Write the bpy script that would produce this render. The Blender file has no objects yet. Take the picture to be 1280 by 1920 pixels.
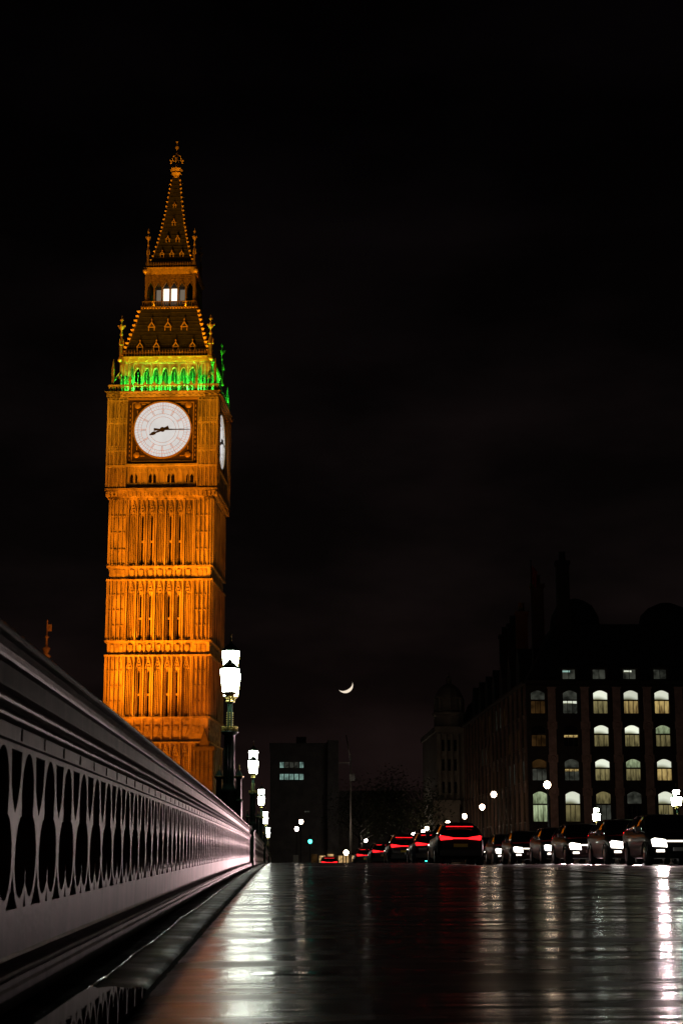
import bpy, bmesh, math, random
from mathutils import Vector, Matrix
random.seed(7)
SC = bpy.context.scene
COL = SC.collection
R = math.radians
PI = math.pi

# ------------------------------------------------------------------ camera
EYE = 0.358
cam_d = bpy.data.cameras.new('camera')
cam = bpy.data.objects.new('camera', cam_d)
COL.objects.link(cam)
cam_d.sensor_fit = 'VERTICAL'
cam_d.sensor_height = 36.0
cam_d.lens = 58.125
cam_d.clip_start = 0.05
cam_d.clip_end = 6000
cam.location = (0, 0, EYE)
cam.rotation_euler = (R(90 + 11.8775), 0, R(-2.1333))
cam_d.dof.use_dof = True
cam_d.dof.focus_distance = 60
cam_d.dof.aperture_fstop = 14
SC.camera = cam

# ------------------------------------------------------------------ world: night sky with a faint town glow and thin cloud
W = bpy.data.worlds.new('World')
SC.world = W
W.use_nodes = True
wn = W.node_tree
bg = wn.nodes['Background']
tc = wn.nodes.new('ShaderNodeTexCoord')
sep = wn.nodes.new('ShaderNodeSeparateXYZ')
wn.links.new(tc.outputs['Generated'], sep.inputs[0])
ramp = wn.nodes.new('ShaderNodeValToRGB')
ramp.color_ramp.elements[0].position = 0.0
ramp.color_ramp.elements[0].color = (0.0054, 0.0030, 0.0027, 1)
ramp.color_ramp.elements[1].position = 0.42
ramp.color_ramp.elements[1].color = (0.0005, 0.00035, 0.00042, 1)
e = ramp.color_ramp.elements.new(0.16)
e.color = (0.0022, 0.0015, 0.0014, 1)
wn.links.new(sep.outputs['Z'], ramp.inputs[0])
ns = wn.nodes.new('ShaderNodeTexNoise')
ns.inputs['Scale'].default_value = 5.0
ns.inputs['Detail'].default_value = 5
mp = wn.nodes.new('ShaderNodeMapping')
mp.inputs['Scale'].default_value = (1, 1, 2.6)
wn.links.new(tc.outputs['Generated'], mp.inputs[0])
wn.links.new(mp.outputs[0], ns.inputs['Vector'])
cr = wn.nodes.new('ShaderNodeValToRGB')
cr.color_ramp.elements[0].position = 0.45
cr.color_ramp.elements[0].color = (0.85, 0.85, 0.85, 1)
cr.color_ramp.elements[1].position = 0.75
cr.color_ramp.elements[1].color = (2.8, 2.7, 2.8, 1)
wn.links.new(ns.outputs['Fac'], cr.inputs[0])
mx = wn.nodes.new('ShaderNodeMix')
mx.data_type = 'RGBA'
mx.blend_type = 'MULTIPLY'
mx.inputs[0].default_value = 1
wn.links.new(ramp.outputs[0], mx.inputs[6])
wn.links.new(cr.outputs[0], mx.inputs[7])
wn.links.new(mx.outputs[2], bg.inputs[0])
bg.inputs[1].default_value = 1.0

SC.view_settings.view_transform = 'Standard'
SC.view_settings.look = 'None'
SC.view_settings.exposure = 0
SC.view_settings.gamma = 1
SC.render.engine = 'CYCLES'
SC.cycles.use_denoising = True
SC.cycles.max_bounces = 5
SC.cycles.diffuse_bounces = 2
SC.cycles.glossy_bounces = 3
SC.cycles.transmission_bounces = 2
SC.cycles.sample_clamp_indirect = 4
SC.cycles.caustics_reflective = False
SC.cycles.caustics_refractive = False

# light levels, kept together
FLOOD = 0.42
LAMP_EMIT = 38.0
STREET_EMIT = 40.0
HEAD_EMIT = 6.5
TAIL_EMIT = 2.6

# ------------------------------------------------------------------ materials
def mat(name, color, rough=0.6, metal=0.0, noise=None, bump=None, spec=0.5, emit=None, estr=0.0, coat=0.0):
    """noise=(scale, amount, stretch xyz), bump=(scale, strength, distance, stretch)"""
    m = bpy.data.materials.new(name)
    m.use_nodes = True
    nt = m.node_tree
    p = nt.nodes['Principled BSDF']
    p.inputs['Base Color'].default_value = (*color, 1)
    p.inputs['Roughness'].default_value = rough
    p.inputs['Metallic'].default_value = metal
    p.inputs['Specular IOR Level'].default_value = spec
    p.inputs['Coat Weight'].default_value = coat
    if emit:
        p.inputs['Emission Color'].default_value = (*emit, 1)
        p.inputs['Emission Strength'].default_value = estr
    if noise or bump:
        t = nt.nodes.new('ShaderNodeTexCoord')
    if noise:
        sc_, amt, st = noise
        mpn = nt.nodes.new('ShaderNodeMapping'); mpn.inputs['Scale'].default_value = st
        nt.links.new(t.outputs['Object'], mpn.inputs[0])
        n = nt.nodes.new('ShaderNodeTexNoise'); n.inputs['Scale'].default_value = sc_; n.inputs['Detail'].default_value = 6
        n.inputs['Roughness'].default_value = 0.65
        nt.links.new(mpn.outputs[0], n.inputs['Vector'])
        rp = nt.nodes.new('ShaderNodeValToRGB')
        rp.color_ramp.elements[0].position = 0.3
        rp.color_ramp.elements[1].position = 0.7
        lo = tuple(c * (1 - amt) for c in color); hi = tuple(min(1, c * (1 + amt)) for c in color)
        rp.color_ramp.elements[0].color = (*lo, 1); rp.color_ramp.elements[1].color = (*hi, 1)
        nt.links.new(n.outputs['Fac'], rp.inputs[0])
        nt.links.new(rp.outputs[0], p.inputs['Base Color'])
        m['noise_node'] = n.name
    if bump:
        sc_, strg, dist, st = bump
        mpb = nt.nodes.new('ShaderNodeMapping'); mpb.inputs['Scale'].default_value = st
        nt.links.new(t.outputs['Object'], mpb.inputs[0])
        n2 = nt.nodes.new('ShaderNodeTexNoise'); n2.inputs['Scale'].default_value = sc_; n2.inputs['Detail'].default_value = 5
        nt.links.new(mpb.outputs[0], n2.inputs['Vector'])
        b = nt.nodes.new('ShaderNodeBump'); b.inputs['Strength'].default_value = strg; b.inputs['Distance'].default_value = dist
        nt.links.new(n2.outputs['Fac'], b.inputs['Height'])
        nt.links.new(b.outputs[0], p.inputs['Normal'])
    return m

def glow(name, color, strength, vary=None):
    m = bpy.data.materials.new(name); m.use_nodes = True
    nt = m.node_tree
    nt.nodes.remove(nt.nodes['Principled BSDF'])
    em = nt.nodes.new('ShaderNodeEmission')
    em.inputs[0].default_value = (*color, 1); em.inputs[1].default_value = strength
    nt.links.new(em.outputs[0], nt.nodes['Material Output'].inputs[0])
    if vary:
        t = nt.nodes.new('ShaderNodeTexCoord')
        n = nt.nodes.new('ShaderNodeTexNoise'); n.inputs['Scale'].default_value = vary[0]; n.inputs['Detail'].default_value = 3
        mpn = nt.nodes.new('ShaderNodeMapping'); mpn.inputs['Scale'].default_value = vary[2]
        nt.links.new(t.outputs['Object'], mpn.inputs[0]); nt.links.new(mpn.outputs[0], n.inputs['Vector'])
        mr = nt.nodes.new('ShaderNodeMapRange'); mr.inputs[1].default_value = 0.35; mr.inputs[2].default_value = 0.65
        mr.inputs[3].default_value = strength * (1 - vary[1]); mr.inputs[4].default_value = strength * (1 + vary[1])
        nt.links.new(n.outputs['Fac'], mr.inputs[0]); nt.links.new(mr.outputs[0], em.inputs[1])
    return m

M = {}
M['stone'] = mat('limestone', (0.42, 0.36, 0.25), 0.85, noise=(0.8, 0.62, (1, 1, 0.28)), bump=(3, 0.5, 0.08, (1, 1, 1)), spec=0.2)
M['stone_trim'] = mat('limestone_trim', (0.44, 0.37, 0.26), 0.8, noise=(1.3, 0.55, (1, 1, 1)), spec=0.2)
M['stone_dark'] = mat('dark_limestone', (0.17, 0.145, 0.10), 0.9, noise=(1.0, 0.4, (1, 1, 1)), spec=0.15)  # darker limestone tone for the bell chamber and one buttress
M['iron_roof'] = mat('cast_iron_roof', (0.055, 0.052, 0.05), 0.7, noise=(1.2, 0.35, (1, 1, 1)), bump=(5, 0.5, 0.05, (1, 1, 3)), spec=0.25)
M['gilt'] = mat('gilding', (0.85, 0.55, 0.16), 0.45, metal=0.35, noise=(4, 0.25, (1, 1, 1)))
M['clock_iron'] = mat('clock_iron', (0.035, 0.022, 0.010), 0.6, noise=(6, 0.4, (1, 1, 1)))
M['old_gilt'] = mat('old_gilding', (0.40, 0.27, 0.08), 0.5, metal=0.3, noise=(3, 0.35, (1, 1, 1)))
M['hand'] = mat('clock_hand_metal', (0.02, 0.016, 0.012), 0.5)
M['dark_glass'] = mat('dark_glass', (0.012, 0.011, 0.010), 0.25)
M['dial'] = glow('opal_dial_glass', (1.0, 0.95, 0.90), 0.68, vary=(0.7, 0.05, (1, 1, 1)))
M['ayrton'] = glow('beacon_light', (1.0, 0.83, 0.62), 2.2)
M['ayrton_dim'] = glow('beacon_side_light', (1.0, 0.80, 0.58), 0.16)
M['paint'] = mat('parapet_pink_lit_paint', (0.31, 0.222, 0.224), 0.37, noise=(6, 0.55, (1, 1, 0.3)), bump=(55, 0.35, 0.004, (1, 1, 0.6)), spec=0.5)  # green paint with the pink of red car lights put into its colour
M['lamp_iron'] = mat('green_lamp_iron', (0.030, 0.075, 0.050), 0.35, noise=(6, 0.25, (1, 1, 1)))
M['lamp_gold'] = mat('lamp_gilding', (0.62, 0.52, 0.16), 0.4, metal=0.4, noise=(9, 0.3, (1, 1, 1)))
M['lantern_glass'] = glow('lit_lantern_glass', (0.93, 1.0, 0.86), LAMP_EMIT)
M['street_glow'] = glow('lit_street_globe', (1.0, 0.72, 0.50), STREET_EMIT)
M['street_white'] = glow('lit_white_globe', (1.0, 0.88, 0.76), STREET_EMIT)
M['green_signal'] = glow('green_signal', (0.05, 1.0, 0.72), 9)
M['black_iron'] = mat('black_iron', (0.02, 0.02, 0.022), 0.5, noise=(8, 0.3, (1, 1, 1)))
M['brick'] = mat('dark_brown_stone', (0.05, 0.036, 0.030), 0.8, noise=(1.5, 0.35, (1, 1, 1)), bump=(6, 0.4, 0.03, (1, 1, 1)), spec=0.3)
M['pink_stone'] = mat('red_sandstone', (0.50, 0.30, 0.25), 0.8, noise=(1.5, 0.3, (1, 1, 1)), spec=0.3)
M['brown_stone'] = mat('brown_stone', (0.20, 0.125, 0.095), 0.8, noise=(1.5, 0.4, (1, 1, 0.4)), spec=0.3)
M['bronze'] = mat('bronze_cladding', (0.09, 0.07, 0.05), 0.5, metal=0.6, noise=(2, 0.3, (1, 1, 1)))
M['slate'] = mat('dark_roof', (0.03, 0.03, 0.032), 0.6, noise=(1, 0.3, (1, 1, 1)))
M['pale_stone'] = mat('pale_portland_stone', (0.34, 0.30, 0.25), 0.85, noise=(0.5, 0.3, (1, 1, 1)), spec=0.2)
M['grey_block'] = mat('grey_concrete', (0.16, 0.15, 0.145), 0.85, noise=(0.5, 0.3, (1, 1, 1)), spec=0.2)
def room(name, hi, lo, strength, kind):
    """a lit window: 'arch' sees a bright vaulted ceiling, 'low' sees blinds and furniture against a back wall"""
    m = bpy.data.materials.new(name); m.use_nodes = True; nt = m.node_tree
    nt.nodes.remove(nt.nodes['Principled BSDF'])
    em = nt.nodes.new('ShaderNodeEmission'); nt.links.new(em.outputs[0], nt.nodes['Material Output'].inputs[0])
    t = nt.nodes.new('ShaderNodeTexCoord'); sp = nt.nodes.new('ShaderNodeSeparateXYZ'); nt.links.new(t.outputs['Generated'], sp.inputs[0])
    oi = nt.nodes.new('ShaderNodeObjectInfo')
    def M2(op, a, b_):
        n = nt.nodes.new('ShaderNodeMath'); n.operation = op
        for i, v in enumerate((a, b_)):
            if isinstance(v, (int, float)): n.inputs[i].default_value = v
            else: nt.links.new(v, n.inputs[i])
        return n.outputs[0]
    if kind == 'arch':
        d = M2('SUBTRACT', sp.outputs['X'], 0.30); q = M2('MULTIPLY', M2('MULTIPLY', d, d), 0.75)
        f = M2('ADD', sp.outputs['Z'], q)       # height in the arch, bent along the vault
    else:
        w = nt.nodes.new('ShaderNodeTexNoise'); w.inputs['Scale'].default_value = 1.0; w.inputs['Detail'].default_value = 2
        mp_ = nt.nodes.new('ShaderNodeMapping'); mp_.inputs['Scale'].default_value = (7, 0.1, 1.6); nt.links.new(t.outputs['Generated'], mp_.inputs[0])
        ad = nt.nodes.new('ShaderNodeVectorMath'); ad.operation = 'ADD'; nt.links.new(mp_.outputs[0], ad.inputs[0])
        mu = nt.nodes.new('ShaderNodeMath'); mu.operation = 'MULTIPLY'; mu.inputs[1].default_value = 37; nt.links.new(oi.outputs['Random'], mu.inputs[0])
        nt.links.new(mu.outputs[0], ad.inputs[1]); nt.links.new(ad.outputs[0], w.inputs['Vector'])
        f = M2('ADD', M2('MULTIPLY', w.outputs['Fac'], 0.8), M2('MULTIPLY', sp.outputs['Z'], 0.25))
    rp = nt.nodes.new('ShaderNodeValToRGB'); el = rp.color_ramp.elements
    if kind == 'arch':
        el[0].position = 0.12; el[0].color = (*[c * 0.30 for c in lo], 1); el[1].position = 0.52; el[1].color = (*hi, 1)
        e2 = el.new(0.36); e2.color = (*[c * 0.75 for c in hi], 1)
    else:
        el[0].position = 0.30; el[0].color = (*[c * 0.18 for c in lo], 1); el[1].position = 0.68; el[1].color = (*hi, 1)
    nt.links.new(f, rp.inputs[0]); nt.links.new(rp.outputs[0], em.inputs[0])
    nt.links.new(M2('MULTIPLY', M2('ADD', M2('MULTIPLY', oi.outputs['Random'], 0.5), 0.75), strength), em.inputs[1])
    return m
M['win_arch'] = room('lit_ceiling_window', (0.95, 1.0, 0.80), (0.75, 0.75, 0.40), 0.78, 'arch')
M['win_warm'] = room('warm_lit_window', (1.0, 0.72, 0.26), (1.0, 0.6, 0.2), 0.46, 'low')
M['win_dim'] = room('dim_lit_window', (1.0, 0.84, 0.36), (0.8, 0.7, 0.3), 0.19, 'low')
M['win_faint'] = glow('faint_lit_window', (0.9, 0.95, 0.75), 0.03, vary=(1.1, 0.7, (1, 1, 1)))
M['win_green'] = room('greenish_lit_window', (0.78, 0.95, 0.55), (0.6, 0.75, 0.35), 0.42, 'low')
M['win_orange'] = glow('orange_lit_window', (1.0, 0.5, 0.15), 0.022, vary=(1.1, 0.6, (1, 1, 1)))
M['win_teal'] = glow('teal_lit_window', (0.60, 1.0, 0.86), 0.24, vary=(0.7, 0.8, (1, 1, 1)))
M['moon'] = glow('moonlit_rock', (1.0, 0.84, 0.66), 0.95)
M['tyre'] = mat('tyre_rubber', (0.015, 0.015, 0.015), 0.85)
M['rim'] = mat('wheel_alloy', (0.35, 0.35, 0.36), 0.35, metal=0.8)
M['car_glass'] = mat('car_glass', (0.006, 0.007, 0.008), 0.06, spec=0.6)
M['car_trim'] = mat('car_trim', (0.012, 0.012, 0.012), 0.5)
M['plate'] = mat('plate_yellow', (0.6, 0.45, 0.05), 0.5)
M['plate_w'] = mat('plate_white', (0.6, 0.6, 0.6), 0.5)
M['headlamp'] = glow('headlamp', (1.0, 0.93, 0.84), HEAD_EMIT)
M['foglamp'] = glow('running_lamp', (1.0, 0.88, 0.74), HEAD_EMIT * 0.5)
M['tail'] = glow('tail_lamp', (1.0, 0.012, 0.016), TAIL_EMIT)
M['tail_low'] = glow('tail_lamp_amber', (1.0, 0.16, 0.02), TAIL_EMIT * 0.6)
M['leaf'] = mat('dark_leaf', (0.05, 0.06, 0.03), 0.7, noise=(1, 0.4, (1, 1, 1)))
M['bark'] = mat('bark', (0.06, 0.05, 0.04), 0.9, noise=(3, 0.4, (1, 1, 0.3)))
M['kiosk_glow'] = glow('amber_lit_panel', (1.0, 0.62, 0.25), 0.45, vary=(2.2, 0.6, (1, 1, 1)))
M['pale_board'] = mat('pale_board', (0.75, 0.72, 0.62), 0.6)
M['red_sign'] = glow('red_lit_sign', (1.0, 0.06, 0.05), 1.5)
for nme, c in (('black', (0.004, 0.004, 0.0045)), ('navy', (0.004, 0.005, 0.014)), ('silver', (0.05, 0.05, 0.052)),
               ('grey', (0.012, 0.012, 0.013)), ('maroon', (0.016, 0.003, 0.004)), ('white', (0.12, 0.12, 0.12))):
    M['car_' + nme] = mat('car_paint_' + nme, c, 0.42, coat=0.1, spec=0.25)

# wet ground: dark, glossy, with puddled smooth areas and rougher rises
def wet(name, col, r0, r1, nscale, stretch, bumps, col_amt=0.4):
    m = bpy.data.materials.new(name); m.use_nodes = True
    nt = m.node_tree; p = nt.nodes['Principled BSDF']; p.inputs['Specular IOR Level'].default_value = 0.22
    t = nt.nodes.new('ShaderNodeTexCoord')
    def noise(scale, st, detail=5):
        mpn = nt.nodes.new('ShaderNodeMapping'); mpn.inputs['Scale'].default_value = st
        nt.links.new(t.outputs['Object'], mpn.inputs[0])
        n = nt.nodes.new('ShaderNodeTexNoise'); n.inputs['Scale'].default_value = scale; n.inputs['Detail'].default_value = detail
        nt.links.new(mpn.outputs[0], n.inputs['Vector']); return n.outputs['Fac']
    a = noise(nscale, stretch)
    mr = nt.nodes.new('ShaderNodeMapRange'); mr.inputs[1].default_value = 0.36; mr.inputs[2].default_value = 0.64
    mr.inputs[3].default_value = r0; mr.inputs[4].default_value = r1
    nt.links.new(a, mr.inputs[0]); nt.links.new(mr.outputs[0], p.inputs['Roughness'])
    b = noise(nscale * 2.3, (1, 1, 1))
    rp = nt.nodes.new('ShaderNodeValToRGB')
    rp.color_ramp.elements[0].position = 0.3; rp.color_ramp.elements[1].position = 0.7
    rp.color_ramp.elements[0].color = (*[c * (1 - col_amt) for c in col], 1)
    rp.color_ramp.elements[1].color = (*[c * (1 + col_amt) for c in col], 1)
    nt.links.new(b, rp.inputs[0]); nt.links.new(rp.outputs[0], p.inputs['Base Color'])
    prev = None
    for (sc_, st, strg, dist) in bumps:
        bn = nt.nodes.new('ShaderNodeBump'); bn.inputs['Strength'].default_value = strg; bn.inputs['Distance'].default_value = dist
        nt.links.new(noise(sc_, st, 3), bn.inputs['Height'])
        if prev: nt.links.new(prev.outputs[0], bn.inputs['Normal'])
        prev = bn
    nt.links.new(prev.outputs[0], p.inputs['Normal'])
    return m
M['footway'] = wet('wet_footway', (0.018, 0.0145, 0.012), 0.14, 0.34, 3.0, (0.35, 1, 1),
                   [(4.0, (0.3, 2.2, 1), 0.30, 0.02), (24, (0.4, 1.4, 1), 0.22, 0.006), (150, (1, 1, 1), 0.05, 0.003)])
M['road'] = wet('wet_asphalt', (0.022, 0.020, 0.020), 0.16, 0.34, 0.8, (0.4, 1, 1),
                [(1.2, (0.4, 1.2, 1), 0.3, 0.03), (55, (1, 1, 1), 0.3, 0.008)])
M['strip'] = wet('wet_kerb_stone', (0.10, 0.075, 0.042), 0.34, 0.62, 7, (1, 0.8, 1),
                 [(9, (1, 1, 1), 0.22, 0.012), (120, (1, 1, 1), 0.5, 0.004)], 0.5)
M['gutter'] = wet('gutter_bed', (0.006, 0.005, 0.0045), 0.5, 0.75, 4, (1, 1, 1), [(40, (1, 1, 1), 0.6, 0.01)])
M['groove'] = mat('joint_silt', (0.012, 0.010, 0.008), 0.8)
M['puddle'] = mat('still_water', (0.004, 0.004, 0.004), 0.02, spec=0.6, bump=(7, 0.02, 0.01, (1, 1, 1)))
M['river'] = mat('river_water', (0.004, 0.005, 0.006), 0.12, bump=(0.6, 0.5, 0.3, (1, 1, 1)))
M['paving'] = mat('street_paving', (0.05, 0.045, 0.04), 0.45, noise=(0.4, 0.3, (1, 1, 1)))
M['steel'] = mat('worn_steel', (0.45, 0.45, 0.44), 0.35, metal=0.8)
M['line_white'] = mat('road_marking', (0.55, 0.55, 0.52), 0.45, noise=(6, 0.3, (1, 1, 1)))

# ------------------------------------------------------------------ mesh builder
class MB:
    def __init__(s):
        s.v = []; s.f = []; s.mi = []; s.T = Matrix.Identity(4); s.m = 0; s.smooth = set()
    def add(s, vs, fs, smooth=False):
        o = len(s.v)
        s.v += [s.T @ Vector(p) for p in vs]
        for f in fs:
            if smooth: s.smooth.add(len(s.f))
            s.f.append([i + o for i in f]); s.mi.append(s.m)
    def box(s, x0, x1, y0, y1, z0, z1):
        s.add([(x0, y0, z0), (x1, y0, z0), (x1, y1, z0), (x0, y1, z0), (x0, y0, z1), (x1, y0, z1), (x1, y1, z1), (x0, y1, z1)],
              [(0, 3, 2, 1), (4, 5, 6, 7), (0, 1, 5, 4), (1, 2, 6, 5), (2, 3, 7, 6), (3, 0, 4, 7)])
    def frustum(s, cx, cy, hx0, hy0, z0, hx1, hy1, z1):
        s.add([(cx - hx0, cy - hy0, z0), (cx + hx0, cy - hy0, z0), (cx + hx0, cy + hy0, z0), (cx - hx0, cy + hy0, z0),
               (cx - hx1, cy - hy1, z1), (cx + hx1, cy - hy1, z1), (cx + hx1, cy + hy1, z1), (cx - hx1, cy + hy1, z1)],
              [(0, 3, 2, 1), (4, 5, 6, 7), (0, 1, 5, 4), (1, 2, 6, 5), (2, 3, 7, 6), (3, 0, 4, 7)])
    def lathe(s, prof, n=12, c=(0, 0, 0), smooth=True, phase=0.0):
        vs = []; fs = []
        for (r, z) in prof:
            for k in range(n):
                a = 2 * PI * k / n + phase
                vs.append((c[0] + r * math.cos(a), c[1] + r * math.sin(a), c[2] + z))
        for i in range(len(prof) - 1):
            for k in range(n):
                k2 = (k + 1) % n
                fs.append((i * n + k, i * n + k2, (i + 1) * n + k2, (i + 1) * n + k))
        s.add(vs, fs, smooth)
        o = len(prof) - 1
        s.add([vs[k] for k in range(n)], [tuple(reversed(range(n)))])
        s.add([vs[o * n + k] for k in range(n)], [tuple(range(n))])
    def prism(s, poly, y0, y1):
        """polygon in x,z extruded along y"""
        n = len(poly)
        vs = [(p[0], y0, p[1]) for p in poly] + [(p[0], y1, p[1]) for p in poly]
        fs = [tuple(range(n)), tuple(reversed(range(n, 2 * n)))]
        fs += [(i, i + n, (i + 1) % n + n, (i + 1) % n) for i in range(n)]
        s.add(vs, fs)
    def tube(s, pts, r, n=6, smooth=True):
        vs = []; fs = []
        for i, p in enumerate(pts):
            p = Vector(p)
            d = (Vector(pts[min(i + 1, len(pts) - 1)]) - Vector(pts[max(i - 1, 0)])).normalized()
            u = d.cross(Vector((0, 0, 1)))
            if u.length < 1e-3: u = Vector((1, 0, 0))
            u.normalize(); w = d.cross(u)
            rr = r[i] if isinstance(r, (list, tuple)) else r
            for k in range(n):
                a = 2 * PI * k / n
                vs.append(p + u * rr * math.cos(a) + w * rr * math.sin(a))
        for i in range(len(pts) - 1):
            for k in range(n):
                k2 = (k + 1) % n
                fs.append((i * n + k, i * n + k2, (i + 1) * n + k2, (i + 1) * n + k))
        fs.append(tuple(reversed(range(n)))); fs.append(tuple(range((len(pts) - 1) * n, len(pts) * n)))
        s.add(vs, fs, smooth)
    def loft(s, rings, smooth=True, cap=True):
        n = len(rings[0]); vs = [p for r_ in rings for p in r_]; fs = []
        for i in range(len(rings) - 1):
            for k in range(n):
                k2 = (k + 1) % n
                fs.append((i * n + k, i * n + k2, (i + 1) * n + k2, (i + 1) * n + k))
        s.add(vs, fs, smooth)
        if cap:
            s.add(rings[0], [tuple(reversed(range(n)))]); s.add(rings[-1], [tuple(range(n))])
    def ball(s, c, r, n=8, sz=1.0):
        s.lathe([(r * math.sin(PI * i / 6) + (0.001 if i in (0, 6) else 0), -r * sz * math.cos(PI * i / 6)) for i in range(7)], n, c)
    def four(s, fn):
        keep = s.T.copy()
        for k in range(4):
            s.T = keep @ Matrix.Rotation(k * PI / 2, 4, 'Z'); fn(s)
        s.T = keep
    def build(s, name, mats, parent=None, loc=None):
        me = bpy.data.meshes.new(name)
        me.from_pydata([tuple(p) for p in s.v], [], s.f)
        mats = mats if isinstance(mats, (list, tuple)) else [mats]
        for m in mats: me.materials.append(m)
        for i, p in enumerate(me.polygons):
            p.material_index = s.mi[i]; p.use_smooth = i in s.smooth
        bm = bmesh.new(); bm.from_mesh(me)
        bmesh.ops.recalc_face_normals(bm, faces=bm.faces)
        bm.to_mesh(me); bm.free()
        o = bpy.data.objects.new(name, me); COL.objects.link(o)
        if parent: o.parent = parent
        if loc: o.location = loc
        return o

def tag(o, label=None, cat=None, group=None, kind=None):
    if label: o['label'] = label
    if cat: o['category'] = cat
    if group: o['group'] = group
    if kind: o['kind'] = kind
    return o
def empty(name, loc, rz=0.0):
    o = bpy.data.objects.new(name, None); COL.objects.link(o)
    o.location = loc; o.rotation_euler = (0, 0, rz); o.empty_display_size = 0.3
    return o
def copy_tree(o, parent=None):
    c = o.copy(); COL.objects.link(c)
    if parent: c.parent = parent
    for ch in list(o.children): copy_tree(ch, c)
    return c
def light(name, kind, loc, energy, color, size=0.3, aim=None, cone=60, blend=0.5, parent=None):
    d = bpy.data.lights.new(name, kind); d.energy = energy; d.color = color
    if kind == 'SPOT':
        d.spot_size = R(cone); d.spot_blend = blend; d.shadow_soft_size = size
    elif kind == 'POINT': d.shadow_soft_size = size
    o = bpy.data.objects.new(name, d); COL.objects.link(o); o.location = loc
    if parent: o.parent = parent
    if aim is not None:
        o.rotation_euler = (Vector(aim) - Vector(loc)).to_track_quat('-Z', 'Y').to_euler()
    return o

def ground(y):
    y = min(y, 196.0)
    return 0.248 - 7.9e-5 * (y - 56) ** 2

# ================================================================== THE SETTING
YS = [-4 + 0.5 * i for i in range(60)] + [26 + 2.0 * i for i in range(86)]   # to 196
def sheet(name, cols, m, jitter=0.0, ys=YS):
    """cols = [(x, dz)...] swept along the bridge"""
    b = MB(); n = len(cols); vs = []; fs = []
    for y in ys:
        for (x, dz) in cols:
            vs.append((x + (random.uniform(-jitter, jitter) if jitter else 0), y, ground(y) + dz))
    for i in range(len(ys) - 1):
        for k in range(n - 1):
            fs.append((i * n + k, i * n + k + 1, (i + 1) * n + k + 1, (i + 1) * n + k))
    b.add(vs, fs, True)
    return tag(b.build(name, m), kind='structure')
FINE = [-4 + 0.06 * i for i in range(500)] + [26 + 1.0 * i for i in range(171)]
sheet('gutter', [(-0.75, -0.035), (-0.49, -0.03)], M['gutter'])
# stone strip with a worn rounded edge towards the gutter
b = MB(); vs = []; fs = []; n = 7
jit = 0.0; j3 = 0.0
for y in FINE:
    jit = jit * 0.8 + random.uniform(-0.006, 0.006)
    j3 = j3 * 0.85 + random.uniform(-0.0012, 0.0012); j2 = j3
    for (x, dz) in [(-0.488 + jit, -0.04), (-0.484 + jit, -0.010 + j2), (-0.474 + jit, -0.002), (-0.460, 0.001 + j2 * 0.5), (-0.40, 0.0), (-0.350 + j2, -0.002), (-0.338 + j2, -0.010)]:
        vs.append((x, y, ground(y) + dz))
for i in range(len(FINE) - 1):
    for k in range(n - 1):
        fs.append((i * n + k, i * n + k + 1, (i + 1) * n + k + 1, (i + 1) * n + k))
b.add(vs, fs, True)
tag(b.build('kerb', M['strip']), kind='structure')
sheet('channel', [(-0.36, -0.011), (-0.30, -0.010)], M['groove'])
# footway, its worn edge dipping into the channel
b = MB(); vs = []; fs = []; cols = [(-0.326, -0.014), (-0.312, -0.007), (-0.26, -0.001), (0.2, 0.004), (1.2, 0.008), (2.6, 0.006), (4.48, 0.0)]
n = len(cols)
for y in FINE:
    j2 = random.uniform(-0.004, 0.004)
    for k, (x, dz) in enumerate(cols):
        vs.append((x + (j2 if k < 2 else 0), y, ground(y) + dz))
for i in range(len(FINE) - 1):
    for k in range(n - 1):
        fs.append((i * n + k, i * n + k + 1, (i + 1) * n + k + 1, (i + 1) * n + k))
b.add(vs, fs, True)
tag(b.build('footway', M['footway']), kind='structure')
sheet('road_kerb', [(4.48, 0.002), (4.70, 0.004), (4.72, -0.02), (4.722, -0.13)], M['strip'])
sheet('road', [(4.70, -0.125), (9, -0.06), (13.5, -0.03), (18, -0.06), (22.35, -0.125)], M['road'])
sheet('far_kerb', [(22.33, -0.13), (22.335, -0.02), (22.35, 0.004), (22.6, 0.002)], M['strip'])
sheet('far_footway', [(22.6, 0.0), (27.3, 0.0)], M['paving'])
# painted lane lines, a sheet 4 mm above the asphalt
b = MB()
for y0 in range(10, 190, 7):
    for xl in (9.3, 13.4, 17.8):
        if xl != 9.3:
            L = 2.5
        else: L = 4.5
        dz = -0.125 + (xl - 4.7) * 0.015 if xl < 9.3 else (-0.06 + (xl - 9) * 0.0067 if xl < 13.5 else -0.03 - (xl - 13.5) * 0.0067)
        vs = []
        for t in (0, 0.5, 1):
            y = y0 + L * t
            vs += [(xl - 0.06, y, ground(y) + dz + 0.006), (xl + 0.06, y, ground(y) + dz + 0.006)]
        b.add(vs, [(0, 1, 3, 2), (2, 3, 5, 4)])
tag(b.build('road_marking', M['line_white']), kind='structure')
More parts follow.
